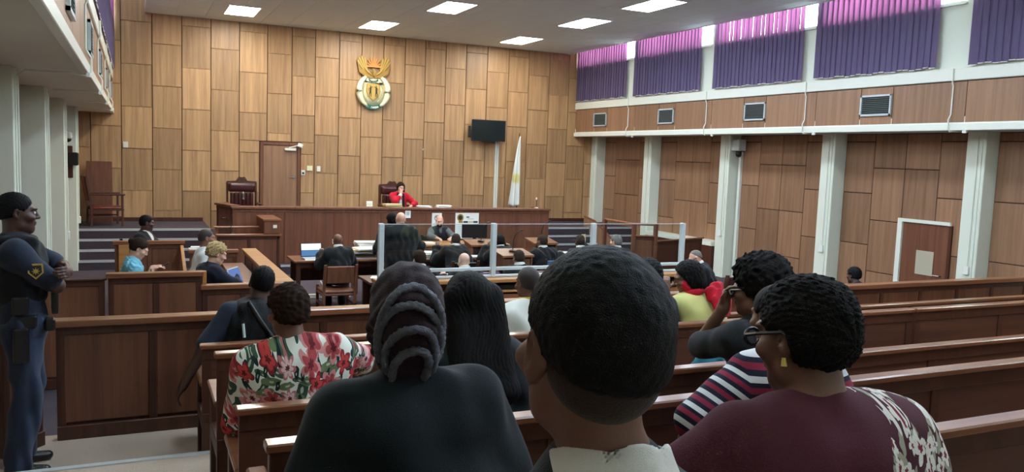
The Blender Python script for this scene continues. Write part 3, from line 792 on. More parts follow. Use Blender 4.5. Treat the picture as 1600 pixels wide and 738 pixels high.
# scroll with its motto
m = MB(); outer = ovalpts(0, -.17, .41, .46, 214, 326, 24); inner = ovalpts(0, -.17, .335, .365, 326, 214, 24)
m.prism(outer+inner, (0, -.035, 0)); m.build('motto_scroll', M['green_p'], t)
def text_mesh(txt, size, depth=.004, align='CENTER'):
    cu = bpy.data.curves.new('lettering', 'FONT'); cu.body = txt; cu.size = size; cu.extrude = depth/2; cu.align_x = align; cu.align_y = 'CENTER'
    ob = bpy.data.objects.new('tmp', cu); COL.objects.link(ob)
    dg = bpy.context.evaluated_depsgraph_get(); me = bpy.data.meshes.new_from_object(ob.evaluated_get(dg))
    bpy.data.objects.remove(ob); return me
motto = '!KE E: /XARRA //KE'
bm = bmesh.new()
for i, chh in enumerate(motto):
    if chh == ' ': continue
    a = R_(222+(i+.5)*96/len(motto)); p = Vector((.372*math.cos(a), -.037, -.17+.412*math.sin(a)))
    me = text_mesh(chh, .075, .006)
    Mx = Matrix.Translation(p) @ Matrix.Rotation(-(a+PI/2), 4, 'Y') @ Matrix.Rotation(PI/2, 4, 'X')
    me.transform(Mx); bm.from_mesh(me)
me = bpy.data.meshes.new('motto_lettering'); bm.to_mesh(me); bm.free(); link('motto_lettering', me, M['paper'], t)

# ---------------------------------------------------------------- television on its pole, flag
t = thing('television', 'black flat television on a white pole against the back wall', 'television', (8.4, D-.3, 2.5), R_(-6))
mb = MB(); mb.box((-.46, -.04, 0), (.46, .03, .55), .012); mb.build('tv_body', M['black'], t)
mb = MB(); mb.box((-.435, -.046, .035), (.435, -.039, .525)); mb.build('screen', M['screen'], t)
mb = MB(); mb.box((-.07, .03, .15), (.2, .2, .4), .01); mb.build('wall_bracket', M['black'], t)
mb = MB(); mb.box((-.53, .02, .08), (-.462, .09, .38), .008); mb.build('side_box', M['black'], t)
mb = MB(); mb.box((-.18, -.03, -.03), (.18, .01, -.0), .004); mb.build('soundbar', M['black'], t)
mb = MB(); mb.box((8.70, D-.10, .2), (8.745, D-.035, 2.55), .004); mb.box((8.755, D-.10, .2), (8.80, D-.035, 2.55), .004); one('cable_trunking', mb, M['cream_bright'], 'twin white cable trunking running down the wall under the television', 'trunking')
t = thing('flag', 'limp white flag with faint yellow emblem on a pole beside the television', 'flag', (9.22, 19.55, .2), 0)
mb = MB(); mb.tube([(0, 0, .04), (0, 0, 2.52)], .014, 8); mb.build('flag_pole', M['wood_dark'], t, True)
mb = MB(); mb.lathe([(.012, 0), (.025, .02), (.02, .05), (.004, .09)], (0, 0, 2.52), 10); mb.build('finial', M['gold_d'], t, True)
mb = MB(); mb.lathe([(.17, 0), (.17, .02), (.05, .05), (.03, .06)], (0, 0, 0), 20); mb.build('flag_base', M['wood_dark'], t)
nfl = 46
def flagp(u, v):
    z = 2.46-v*1.83+.02*math.sin(u*9)*v; W = .02+.30*v**.8
    x = .03-W*u+.07*v*(1-u)-.0; y = -.02+.045*math.sin(u*PI*5+v*1.5)*(.15+v)
    return (x, y, z)
mb = MB(); mb.grid(flagp, nfl, 40)
fo = mb.build('flag_cloth', None or M['paper'], t, True)
md = fo.modifiers.new('s', 'SOLIDIFY'); md.thickness = .003
m, nt, b = nmat('flag_cloth'); tc = nt.nodes.new('ShaderNodeTexCoord'); 
vm = nt.nodes.new('ShaderNodeVectorMath'); vm.operation = 'DISTANCE'; vm.inputs[1].default_value = (-.06, -.02, 1.35)
nt.links.new(tc.outputs['Object'], vm.inputs[0])
rp = nt.nodes.new('ShaderNodeValToRGB'); e = rp.color_ramp.elements; e[0].position = .06; e[0].color = lin((206,200,140)); e[1].position = .16; e[1].color = lin((226,228,220))
q = e.new(.10); q.color = lin((214,206,130)); nt.links.new(vm.outputs['Value'], rp.inputs[0]); nt.links.new(rp.outputs[0], b.inputs['Base Color']); b.inputs['Roughness'].default_value = .9
fo.data.materials.clear(); fo.data.materials.append(m)
# ---------------------------------------------------------------- joinery
def front(t, a, b, z0, z1, n, cap=.05, capd=.14, capm='woodx', thick=.05, mat='wood', fm='wood_dark', side=1, plinth=.10, stile=.055, panelz=0):
    """framed and panelled timber front from a to b (plan points); side: which way the face looks (left of a->b = +1)"""
    a = Vector((a[0], a[1], 0)); b = Vector((b[0], b[1], 0)); d = b-a; L = d.length; d.normalize()
    nrm_ = Vector((d.y, -d.x, 0))*side
    rot = Matrix(((d.x, -nrm_.x, 0), (d.y, -nrm_.y, 0), (0, 0, 1)))   # local x along, local y into the front
    def bx(m, x0, x1, y0, y1, u, v, bev=.004):
        vs = m.box((x0, y0, u), (x1, y1, v), bev)
        for q in vs: q.co = rot @ q.co + a
    w = L/n
    zp0 = z0+plinth
    for k in range(n):
        m = MB(); bx(m, k*w+stile/2, (k+1)*w-stile/2, .012, .03, zp0+.02, z1-cap-.05)
        m.build('panel', M[mat], t)
    m = MB()
    for k in range(n+1):
        c = min(max(k*w, stile/2), L-stile/2); bx(m, c-stile/2, c+stile/2, .004, thick-.004, zp0-.01, z1-cap-.05)
    bx(m, 0, L, 0, thick, z1-cap-.06, z1-cap); bx(m, 0, L, -.012, thick, z0, zp0); bx(m, .003, L-.003, .03, thick-.002, z0+.003, z1-cap-.003)
    m.build('frame', M[fm], t)
    m = MB(); bx(m, -.02, L+.02, -.035, capd-.035, z1-cap, z1, .006); m.build('cap_rail', M[capm], t)
# gallery barrier
t = thing('gallery_barrier', 'long panelled wooden barrier with light top rail dividing the public benches from the well', 'barrier', (5, 6.4, 0), world=True)
front(t, (-.5, 6.37), (11.85, 6.37), 0, .86, 20, capd=.13)
t = thing('barrier_return', 'short angled end of the wooden barrier behind the standing officer', 'barrier', (-.8, 6.0, 0), world=True)
front(t, (-.78, 6.08), (-.575, 6.31), 0, .86, 1, capd=.09)
# public benches on their tiers
PEW_X = .38; PEW_J = 5.48; PEW_E = 10.6
def pew(x0, x1, y, top, fl, label, arm=True):
    t = thing('pew', label, 'bench', ((x0+x1)/2, y, fl), 0, 'rows of public gallery benches', world=True)
    m = MB(); m.box((x0+.03, y+.012, fl+.10), (x1-.03, y+.032, top-.03)); m.build('back_panel', M['pew'], t)
    m = MB(); n = max(2, round((x1-x0)/1.1)); w = (x1-x0)/n
    for k in range(n+1):
        c = min(max(x0+k*w, x0+.03), x1-.03); m.box((c-.03, y+.004, fl+.15), (c+.03, y+.036, top-.09), .003)
    m.box((x0, y, top-.10), (x1, y+.04, top-.03), .004); m.box((x0, y, fl+.08), (x1, y+.04, fl+.16), .004); m.box((x0, y+.0, fl+.36), (x1, y+.04, fl+.42), .004)
    m.build('back_frame', M['wood_dark'], t)
    m = MB(); m.box((x0-.012, y-.018, top-.03), (x1+.0, y+.055, top), .006); m.build('cap_rail', M['pew_top'], t)
    m = MB(); m.box((x0+.02, y+.04, fl+.345), (x1-.02, y+.47, fl+.38), .01); m.build('seat', M['pew_top'], t)
    m = MB(); m.box((x0+.1, y+.06, fl+.05), (x1-.1, y+.085, fl+.345)); m.build('seat_riser', M['wood_dark'], t)
    for xe in (x0+.002, x1-.052):
        m = MB(); m.box((xe, y+.40, fl+.002), (xe+.05, y+.46, fl+.58), .006); m.box((xe, y+.04, fl+.30), (xe+.05, y+.41, fl+.39), .004); m.build('end_post', M['wood_dark'], t)
        m = MB(); m.box((xe-.012, y+.045, fl+.58), (xe+.058, y+.50, fl+.61), .008); m.build('armrest', M['pew_top'], t)
        for yy in (y+.005,):
            m = MB(); m.box((xe, yy, fl+.002), (xe+.05, yy+.05, fl+.10), .004); m.build('foot', M['wood_dark'], t)
ROWS = [('first', 5.335, .865, .0), ('second', 4.33, 1.05, .171), ('third', 3.365, 1.05, .171), ('fourth', 2.555, 1.18, .311), ('fifth', 1.685, 1.30, .431), ('sixth', .60, 1.43, .561)]
RL = [('wooden pew nearest the barrier, with the seated officer in the vest', 'wooden pew nearest the barrier, window side half'),
      ('second pew behind the barrier, bald man in white shirt sits on it', 'second pew behind the barrier, half on the window side beyond its joint'),
      ('third pew, its lit end beside the woman in the floral shirt', 'third pew behind the barrier, empty half on the window side'),
      ('fourth pew, with the long haired woman, in front of the headwrap woman', 'fourth pew behind the barrier, empty window side half'),
      ('fifth pew, on which the woman in the headwrap sits', 'fifth pew, shiny capped half nearest the camera on the window side'),
      ('sixth pew, under the boy with the white collar', None)]
for (n_, y, top, fl), (l1, l2) in zip(ROWS, RL):
    pew({'fifth': .20, 'sixth': .10}.get(n_, PEW_X), PEW_J-.012, y, top, fl, l1)
    if l2: pew(PEW_J+.022, PEW_E, y, top, fl, l2)
# side dock (four people sit in it, facing the centre)
t = thing('side_dock', 'stepped wooden side dock with panelled front, where the woman in pale blue sits', 'dock', (.4, 10.5, ZW), world=True)
front(t, (-.24, 9.0), (.637, 9.0), ZW, .80, 2, capd=.12)
front(t, (.645, 9.0), (1.46, 9.0), ZW, .655, 2, capd=.12)
front(t, (-.24, 12.1), (.62, 12.1), ZW, .79, 2, capd=.10, fm='wood')
front(t, (.70, 12.1), (1.33, 12.1), ZW, .655, 1, capd=.10, fm='wood')
front(t, (1.44, 12.2), (1.44, 9.12), ZW, .655, 4, capd=.20, capm='oak', side=1)
mb = MB(); mb.box((.645, 9.0, .6), (.685, 9.06, .80), .004); mb.build('end_stile', M['oak'], t)
mb = MB(); mb.box((-.19, 12.065, .12), (-.06, 12.09, .74), .003); mb.build('oak_strip', M['oak'], t)
mb = MB(); mb.prism([(.578, 12.06, .73), (.578, 12.06, .50), (.578, 11.3, .26), (.578, 11.3, .48)], (.04, 0, 0)); mb.build('sloping_side', M['oak'], t)
t = thing('low_barrier', 'plain low wooden barrier beside the side dock, next to the cream columns', 'barrier', (-.5, 9.0, ZW), world=True)
front(t, (-.93, 9.03), (-.27, 9.03), ZW, .75, 1, cap=.02, capd=.06, capm='wood_dark')
mb = MB(); mb.box((-.83, 9.02, .752), (-.60, 9.18, .772), .004); one('folded_paper', mb, M['paper'], 'white folded paper lying on the low barrier by the column', 'paper')
# witness box against the bench
t = thing('witness_box', 'small wooden witness box with a raised block, at the empty chair end of the bench', 'witness box', (1.9, 15.8, ZW), world=True)
front(t, (1.36, 15.5), (2.46, 15.5), ZW, .53, 2, cap=.04, capd=.10)
front(t, (2.46, 15.5), (2.46, 16.5), ZW, .53, 1, cap=.04, capd=.08, side=1)
mb = MB(); mb.box((2.17, 15.46, .535), (2.45, 16.42, .77), .005); mb.build('raised_block', M['wood'], t)
mb = MB(); mb.box((2.15, 15.44, .77), (2.48, 16.45, .81), .006); mb.build('block_top', M['woodx'], t)
mb = MB(); mb.box((2.33, 15.44, .64), (2.40, 15.462, .70), .004); mb.build('switch_plate', M['white_pl'], t)
mb = MB(); mb.box((1.34, 15.9, .60), (2.15, 16.05, .63), .005); mb.box((1.36, 15.93, ZW), (1.42, 16.0, .6)); mb.build('inner_rail', M['woodx'], t)
mb = MB(); mb.tube([(1.62, 15.6, .53), (1.62, 15.6, .56), (1.60, 15.63, .74), (1.52, 15.56, .83), (1.44, 15.48, .82)], [.04, .008, .007, .007, .012], 8); one('microphone', mb, M['black'], 'thin gooseneck microphone on the witness box', 'microphone')
# the bench
t = thing('judges_bench', 'long raised judges bench of dark wood across the back of the court', 'bench', (5, 16.9, ZW), world=True)
front(t, (1.74, 16.6), (8.66, 16.6), ZW+.02, .955, 7, cap=.045, capd=.34, capm='wood', mat='wood', fm='wood', plinth=.14, stile=.02)
front(t, (1.5, 17.3), (1.72, 16.62), ZW+.02, .985, 1, cap=.045, capd=.2, capm='wood', mat='wood', plinth=.12)
front(t, (8.66, 16.64), (8.66, 17.4), ZW+.02, .955, 1, cap=.045, capd=.1, capm='wood', plinth=.12)
mb = MB(); mb.box((1.75, 16.92, .70), (8.6, 17.45, .74), .004); mb.build('desk_top', M['wood'], t)
# things on the bench
BT = .956
def papers(name, x, y, z, w, d, n, label, cat='papers', rz=0, mat='paper', group=None, seed=1, lay=.012):
    r = random.Random(seed)
    t = thing(name, label, cat, (x, y, z+.0015), rz, group)
    for k in range(n):
        m = MB(); a = r.uniform(-.25, .25)*(k > 0); ox, oy = r.uniform(-.03, .03)*(k > 0), r.uniform(-.03, .03)*(k > 0)
        hh = lay*r.uniform(.7, 1.2)
        m.box((ox-w/2, oy-d/2, k*lay), (ox+w/2, oy+d/2, k*lay+hh*.9), .001, rot=Matrix.Rotation(a, 3, 'Z'))
        m.build('sheaf', M[mat if not isinstance(mat, list) else mat[k % len(mat)]], t)
    return t
t = thing('desk_calendar', 'small white card standing on the bench left of the judge', 'card', (4.50, 16.8, BT+.006), 0)
mb = MB(); mb.box((-.065, -.012, .0), (.065, .012, .115), .003, rot=Matrix.Rotation(-.15, 3, 'X'), piv=(0, 0, 0)); mb.build('card', M['paper'], t)
mb = MB(); mb.box((-.045, -.017, .03), (.045, -.011, .085), .001, rot=Matrix.Rotation(-.15, 3, 'X'), piv=(0, 0, 0)); mb.build('printed_area', M['cream_p'], t)
papers('ring_file', 5.0, 16.78, BT, .36, .24, 2, 'cream file lying on the bench in front of the judge', 'file', mat='manila', lay=.036, seed=3)
papers('paper_stack', 5.72, 16.8, BT, .28, .22, 3, 'loose white papers on the bench beside the red robed judge', 'papers', seed=4)
papers('paper_stack', 6.14, 16.8, BT, .30, .22, 3, 'white stack of papers alone on the bench, right of the judge', 'papers', seed=6, lay=.016)
t = thing('microphone', 'thin clip microphone standing at the far end of the bench, near the flag', 'microphone', (8.45, 16.85, BT))
mb = MB(); mb.lathe([(.05, 0), (.05, .01), (.01, .02)], (0, 0, 0), 14); mb.build('base', M['white_pl'], t)
mb = MB(); mb.tube([(0, 0, .02), (0, .0, .14), (-.01, -.01, .2)], .006, 6); mb.build('stem', M['black'], t); mb = MB(); mb.lathe([(.008, 0), (.016, .01), (.016, .04), (.006, .06)], (-.01, -.01, .19), 10); mb.build('microphone_head', M['white_pl'], t)
# notices on the front of the bench
def notice(x0, x1, z0, z1, label, y=16.597, name='notice'):
    t = thing(name, label, 'notice', ((x0+x1)/2, y, z0))
    m = MB(); m.box((-(x1-x0)/2, -.004, 0), ((x1-x0)/2, 0, z1-z0)); m.build('sheet', M['paper'], t); return t
def txt(t, s, size, x, y, z, mat='black_p', align='CENTER'):
    me = text_mesh(s, size, .001, align); me.transform(Matrix.Translation((x, y, z)) @ Matrix.Rotation(PI/2, 4, 'X')); link('lettering', me, M[mat], t)
t = notice(6.36, 6.91, .29, .855, 'large white notice with a round emblem and a picture strip on the bench front')
mb = MB(); mb.prism([(x, -.004, z) for x, _, z in ovalpts(-.16, .46, .075, .08)[:-1]], (0, -.002, 0)); mb.build('round_emblem', M['gold_d'], t)
mb = MB(); mb.prism([(x, -.006, z) for x, _, z in ovalpts(-.16, .46, .045, .05)[:-1]], (0, -.002, 0)); mb.build('emblem_centre', M['black_p'], t)
for k in range(4):
    mb = MB(); mb.box((-.2+k*.115, -.006, .345), (-.2+k*.115+.105, -.004, .385)); mb.build('picture_strip', M[['gold_d', 'black_p', 'manila', 'water'][k]], t)
mb = MB(); mb.box((.0, -.006, .43), (.15, -.004, .436)); mb.box((-.02, -.006, .46), (.05, -.004, .485)); mb.build('heading', M['water'], t)
mb = MB()
for k in range(5): mb.box((-.22, -.006, .10+.04*k), (.22-.06*(k % 2), -.004, .106+.04*k))
mb.build('text_lines', M['alu_grey'], t)
t = notice(5.82, 6.045, .55, .85, 'small white notice with a black ringed symbol on the bench front')
mb = MB(); mb.tube([(.05*math.cos(a*PI/12), -.006, .19+.055*math.sin(a*PI/12)) for a in range(25)], .006, 6, False); mb.box((-.016, -.008, .155), (.016, -.004, .215)); mb.box((-.026, -.008, .21), (.026, -.004, .22)); mb.build('symbol', M['black_p'], t)
mb = MB(); mb.box((-.08, -.006, .07), (.08, -.004, .076)); mb.box((-.08, -.006, .05), (.06, -.004, .056)); mb.build('text_lines', M['alu_grey'], t)
t = thing('carved_plaque', 'brown plaque with a dark oval on the bench front, under the small notice', 'plaque', (5.93, 16.597, .28))
mb = MB(); mb.box((-.13, -.012, 0), (.13, 0, .25), .006); mb.build('board', M['wood_dark'], t)
mb = MB(); mb.tube([(.045*math.cos(a*PI/12), -.014, .125+.07*math.sin(a*PI/12)) for a in range(25)], .009, 6, False); mb.build('oval_ring', M['black_p'], t)
t = notice(5.22, 5.34, .74, .90, 'tiny grey notice on the bench front behind the standing lawyer')
mb = MB(); mb.box((-.03, -.006, .06), (.03, -.004, .13)); mb.build('printed_area', M['alu_grey'], t)

# ---------------------------------------------------------------- chairs
def leather_chair(x, y, z, rz, label, hgt=1.22):
    t = thing('leather_chair', label, 'chair', (x, y, z), rz, 'high backed leather chairs on the platform')
    m = MB(); m.box((-.30, -.28, .30), (.30, .26, .42), .05, seg=3); m.build('seat', M['leather'], t, True)
    m = MB()      # back is at +y, the chair faces -y
    for k in range(6): m.box((-.245+.082*k, .19, .50), (-.245+.082*(k+1)-.004, .29, .92), .03, seg=3)
    m.build('back_cushion', M['leather'], t, True)
    m = MB(); m.box((-.29, .15, .93), (.29, .31, 1.13), .07, seg=4); m.build('head_roll', M['leather'], t, True)
    m = MB()
    for k in range(6): m.tube([(-.22+.088*k, .145, 1.06), (-.22+.088*k, .152, 1.06)], .014, 8)
    m.build('button', M['leather'], t)
    m = MB(); m.box((-.32, .24, .35), (-.28, .33, 1.14), .012); m.box((.28, .24, .35), (.32, .33, 1.14), .012)
    m.prism([(-.32, .25, 1.13), (.32, .25, 1.13), (.31, .25, 1.165), (.12, .25, 1.175), (.06, .25, hgt-.005), (0, .25, hgt-.02), (-.06, .25, hgt-.005), (-.12, .25, 1.175), (-.31, .25, 1.165)], (0, .06, 0)); m.build('back_frame', M['wood_dark'], t)
    for sx in (-1, 1):
        m = MB(); m.box((sx*.33-.035, -.24, .66), (sx*.33+.035, .25, .71), .02, seg=2); m.box((sx*.33-.02, -.20, .48), (sx*.33+.02, -.14, .66), .008); m.build('armrest', M['leather'], t)
    m = MB(); m.tube([(0, 0, .1), (0, 0, .31)], .03, 10)
    for k in range(5):
        a = 2*PI*k/5; m.tube([(0, 0, .12), (.28*math.cos(a), .28*math.sin(a), .07), (.30*math.cos(a), .30*math.sin(a), .03)], [.028, .02, .025], 8)
    m.build('swivel_base', M['black'], t)
    return t
leather_chair(2.16, 18.55, .2, 0, 'empty high backed oxblood leather chair in front of the back door', 1.27)
leather_chair(5.53, 18.32, .2, R_(4), 'high backed oxblood leather chair behind the red robed judge', 1.25)
# tassel hanging on the empty chair
mb = MB(); mb.tube([(2.17, 18.69, 1.14), (2.17, 18.66, 1.10), (2.175, 18.655, 1.02), (2.17, 18.65, .98)], [.012, .02, .018, .028], 8); one('key_tassel', mb, M['steel'], 'small metal tag hanging on the front of the empty leather chair', 'tag')
def wood_chair(x, y, z, rz, label, mat='leather_red', wmat='wood', arms=False, name='wooden_chair', w=.48, back=.95, solid=True, group=None, bmat=None):
    t = thing(name, label, 'chair', (x, y, z), rz, group)
    h = w/2
    for sx in (-1, 1):
        m = MB(); m.box((sx*(h-.02)-.02, h-.04, 0), (sx*(h-.02)+.02, h, .44+.22*arms), .005); m.build('leg', M[wmat], t)
        m = MB(); m.prism([(sx*(h-.02)-.02, -h, 0), (sx*(h-.02)+.02, -h, 0), (sx*(h-.02)+.02, -h-.0, .39), (sx*(h-.02)+.02, -h-.09, back), (sx*(h-.02)-.02, -h-.09, back), (sx*(h-.02)-.02, -h, .39)], (0, .04, 0)); m.build('leg', M[wmat], t)
        if arms:
            m = MB(); m.box((sx*(h-.0)-.03, -h-.01, .64), (sx*(h-.0)+.03, h+.03, .675), .01); m.build('armrest', M[wmat], t)
    m = MB(); m.box((-h+.0, -h+.03, .325), (h, h+.01, .355), .005); m.build('seat_frame', M[wmat], t)
    m = MB(); m.box((-h+.01, -h+.04, .355), (h-.01, h, .403), .025, seg=2); m.build('seat', M[mat], t, True)
    m = MB(); 
    for k in range(1):
        vs = m.box((-h+.045, -h-.0, .52 if solid else .62), (h-.045, -h+.03, back-.02), .01, rot=Matrix.Rotation(.18, 3, 'X'), piv=(0, -h, .39))
    m.build('backrest', M[bmat or mat], t)
    m = MB(); m.box((-h+.03, -h+.0, .18), (-h+.0, h-.03, .21)); m.box((h-.03, -h+.0, .18), (h-.0, h-.03, .21)); m.build('stretcher', M[wmat], t)
    return t
wood_chair(-.55, 19.0, ZP, R_(-80), 'reddish upholstered wooden armchair on the platform by the cream columns', 'leather_red', 'wood_dark', True, 'armchair', .62, 1.05)
wood_chair(2.74, 12.05, ZW, 0, 'brown wooden chair with plain board back under the lawyer beside the open laptop', 'wood', 'wood', w=.5, back=.80, bmat='wood')
mb = MB(); mb.box((-.73, 18.75, 0), (-.69, 19.55, .01))
mb.bm.free()
# leaning board by the columns
mb = MB(); mb.box((-.92, 19.62, ZP+.003), (-.42, 19.66, 1.70), .004, rot=Matrix.Rotation(-.06, 3, 'X'), piv=(-.7, 19.64, ZP)); one('leaning_board', mb, M['wood'], 'tall reddish wooden board standing behind the upholstered armchair', 'board')
wood_chair(3.74, 9.05, ZW, 0, 'purple backed chair behind the bald pink headed lawyer', 'purple_fab', 'black', w=.46, back=1.12, group=None)
wood_chair(5.95, 11.33, ZW, 0, 'blue grey fabric chair behind the lawyer beside the far lectern', 'blue_fab', 'black', w=.5, back=.92)
wood_chair(7.42, 9.0, ZW, R_(12), 'dark brown chair back beside the bald lawyer in glasses', 'leather', 'wood_dark', w=.46, back=.97)
wood_chair(.17, 13.75, ZW, R_(-80), 'dark green chair behind the man in the black suit', 'water', 'black', w=.5, back=.98)

# ---------------------------------------------------------------- tables and lecterns in the well
def table(x0, x1, y0, y1, label, mat='wood', top=.40, modesty=True, tm='wood'):
    t = thing('table', label, 'table', ((x0+x1)/2, (y0+y1)/2, ZW), 0, None, world=True)
    m = MB(); m.box((x0, y0, top-.035), (x1, y1, top), .006); m.build('tabletop', M[tm], t)
    for px_ in (x0+.05, x1-.11):
        for py in (y0+.05, y1-.11):
            m = MB(); m.box((px_, py, ZW), (px_+.06, py+.06, top-.035), .004); m.build('leg', M['wood_dark'], t)
    m = MB(); m.box((x0+.06, y1-.08, top-.40), (x1-.06, y1-.06, top-.035)); m.build('modesty_panel', M['wood_dark'], t)
    m = MB(); m.box((x0+.06, y0+.06, top-.12), (x1-.06, y0+.08, top-.035)); m.build('apron', M['wood_dark'], t)
    return t
table(2.22, 4.1, 12.62, 13.3, 'dark wooden table with the open laptop and piles of files', tm='woodx')
table(4.2, 7.5, 12.54, 13.3, 'long wooden table with two desk lecterns in front of the far row of lawyers')
table(2.80, 6.1, 10.35, 11.0, 'dark wooden table of the near row of lawyers, behind the glass screen', tm='wood_dark')
table(6.25, 8.1, 10.05, 10.75, 'wooden table where the bald lawyer in glasses writes', tm='wood')
t = thing('clerk_desk', 'light brown panelled desk of the seated clerk', 'desk', (5.5, 14.6, ZW), world=True)
front(t, (4.80, 14.3), (6.6, 14.3), ZW, .43, 3, cap=.035, capd=.72, capm='oak', mat='side_wood', fm='side_wood')
def lectern(x, y, z0, top, w, d, label, open_front=False, mic=True):
    t = thing('lectern', label, 'lectern', (x, y, z0))
    h = top-z0
    m = MB()
    for sx in (-1, 1):
        m.prism([(sx*(w/2-.012)-.012, -d/2, 0), (sx*(w/2-.012)-.012, d/2, 0), (sx*(w/2-.012)-.012, d/2, h-.03), (sx*(w/2-.012)-.012, -d/2, h-.09)], (.024, 0, 0))
    m.build('side_panel', M['wood'], t)
    m = MB(); m.box((-w/2+.02, d/2-.03, 0), (w/2-.02, d/2, h-.04)); m.build('front_panel', M['wood'], t)
    m = MB(); m.box((-w/2+.02, -d/2+.03, 0), (w/2-.02, -d/2+.05, h-.12)); m.build('back_panel', M['black' if open_front else 'wood'], t)
    m = MB(); m.prism([(-w/2-.02, -d/2-.02, h-.09), (-w/2-.02, d/2+.02, h-.03), (-w/2-.02, d/2+.02, h), (-w/2-.02, -d/2-.02, h-.06)], (w+.04, 0, 0)); m.build('sloping_top', M['woodx'], t)
    if mic:
        q = thing('microphone', 'gooseneck microphone on the '+label.split(',')[0], 'microphone', (x, y, top-.017))
        m = MB(); m.lathe([(.06, 0), (.06, .012), (.02, .025)], (0, 0, 0), 16); m.build('base', M['black'], q)
        m = MB(); m.tube([(0, 0, .02), (.005, 0, .16), (.03, -.01, .26), (.10, -.03, .32)], .007, 6); m.build('gooseneck', M['black'], q)
        m = MB(); m.tube([(.10, -.03, .32), (.14, -.035, .335)], .013, 8); m.build('microphone_head', M['black'], q)
    return t
lectern(5.45, 12.95, .402, .655, .48, .36, 'dark fronted desk lectern under the large notice, on the far table', True)
lectern(6.62, 12.95, .402, .675, .44, .36, 'desk lectern at the window end of the far table', True)
lectern(5.36, 11.45, ZW, .665, .50, .40, 'freestanding wooden lectern behind the second glass panel')
t = thing('computer_monitor', 'black computer monitor on the clerk desk, its back to the public', 'monitor', (5.98, 14.55, .432), R_(-8))
mb = MB(); mb.box((-.25, -.02, .09), (.25, .025, .36), .008); mb.build('monitor_body', M['black'], t)
mb = MB(); mb.box((-.03, -.02, .01), (.03, .02, .12)); mb.box((-.12, -.07, 0), (.12, .07, .015), .004); mb.build('stand', M['black'], t)
t = thing('laptop', 'open laptop with blue and white picture on its screen, left end of the lawyers table', 'laptop', (2.56, 12.86, .402), R_(6))
mb = MB(); mb.box((-.17, -.13, 0), (.17, .10, .018), .004); mb.build('keyboard_base', M['alu_grey'], t)
mb = MB(); mb.box((-.17, .10, .015), (.17, .112, .235), .004, rot=Matrix.Rotation(-.18, 3, 'X'), piv=(0, .1, .015)); lid = mb.build('lid', M['black'], t)
mb = MB(); mb.box((-.158, .096, .125), (.158, .0995, .225), rot=Matrix.Rotation(-.18, 3, 'X'), piv=(0, .1, .015)); mb.build('screen', emis('screen_white', (222,232,240), .5), lid)
mb = MB(); mb.box((-.158, .096, .03), (.158, .0995, .125), rot=Matrix.Rotation(-.18, 3, 'X'), piv=(0, .1, .015)); mb.build('screen_picture', emis('screen_blue', (84,124,170), .42), lid)
t = thing('laptop', 'open laptop with a plain blue screen in front of the blond man', 'laptop', (1.19, 9.86, .492), R_(60))
mb = MB(); mb.box((-.15, -.12, 0), (.15, .10, .016), .004); mb.build('keyboard_base', M['alu_grey'], t)
mb = MB(); mb.box((-.15, .10, .014), (.15, .11, .215), .004, rot=Matrix.Rotation(-.35, 3, 'X'), piv=(0, .1, .015)); lid = mb.build('lid', M['alu_grey'], t)
mb = MB(); mb.box((-.14, .095, .025), (.14, .0990, .205), rot=Matrix.Rotation(-.35, 3, 'X'), piv=(0, .1, .015)); mb.build('screen', emis('screen_plain_blue', (98,122,180), .42), lid)
mb = MB(); mb.box((1.10, 9.2, .455), (1.385, 11.9, .49), .004); mb.box((1.3, 9.3, ZW), (1.34, 9.36, .455)); mb.box((1.3, 11.7, ZW), (1.34, 11.76, .455)); one('writing_shelf', mb, M['wood'], 'narrow writing shelf inside the side dock, under the blue laptop', 'shelf')
# papers in the well
PM = ['paper', 'paper', 'manila', 'paper_blue']
for i, (x, y, w, d, n, l, mt, lay) in enumerate([
    (2.55, 12.70, .3, .1, 1, 'white sheet in front of the open laptop', 'paper', .004),
    (3.38, 12.86, .34, .34, 6, 'untidy pile of files and papers right of the seated lawyer with the chair', ['paper', 'manila', 'black', 'paper', 'manila', 'paper'], .028),
    (3.80, 12.9, .3, .3, 3, 'lower pile of papers at the end of the laptop table', ['paper', 'black', 'manila'], .022),
    (4.50, 12.85, .34, .3, 4, 'crumpled white papers on the far table beside the standing lawyer', 'paper', .02),
    (5.18, 12.68, .30, .22, 2, 'open white pages on the far table in front of the lawyer with white collar', 'paper', .012),
    (6.98, 12.70, .34, .26, 3, 'bright open pages at the window end of the far table', 'paper', .016),
    (6.34, 12.70, .20, .26, 2, 'white sheets on the far table just left of the lawyer on the blue grey chair', 'paper', .014),
    (4.28, 12.66, .12, .2, 1, 'loose white sheet on the far table behind the bald pink headed lawyer', 'paper', .006),
    (3.05, 10.65, .30, .24, 2, 'white paper on the near table end, above the red extinguisher', 'paper', .010),
    (4.14, 10.62, .34, .26, 2, 'white pages on the near table left of the bald pink headed lawyer', 'paper', .012),
    (4.92, 10.6, .42, .24, 2, 'white pages on the near table between the glass posts', 'paper', .010),
    (5.75, 10.6, .34, .26, 2, 'white pages on the near table by the window side glass panel', 'paper', .012),
    (7.50, 10.22, .42, .2, 3, 'white papers in front of the bald lawyer in glasses', 'paper', .012)]):
    papers('paper_stack', x, y, .40, w, d, n, l, 'papers', rz=random.uniform(-.15, .15), mat=mt, seed=20+i, lay=lay)
papers('paper_stack', 5.0, 14.5, .43, .24, .2, 2, 'white papers on the clerk desk near the standing lawyer', 'papers', seed=41)
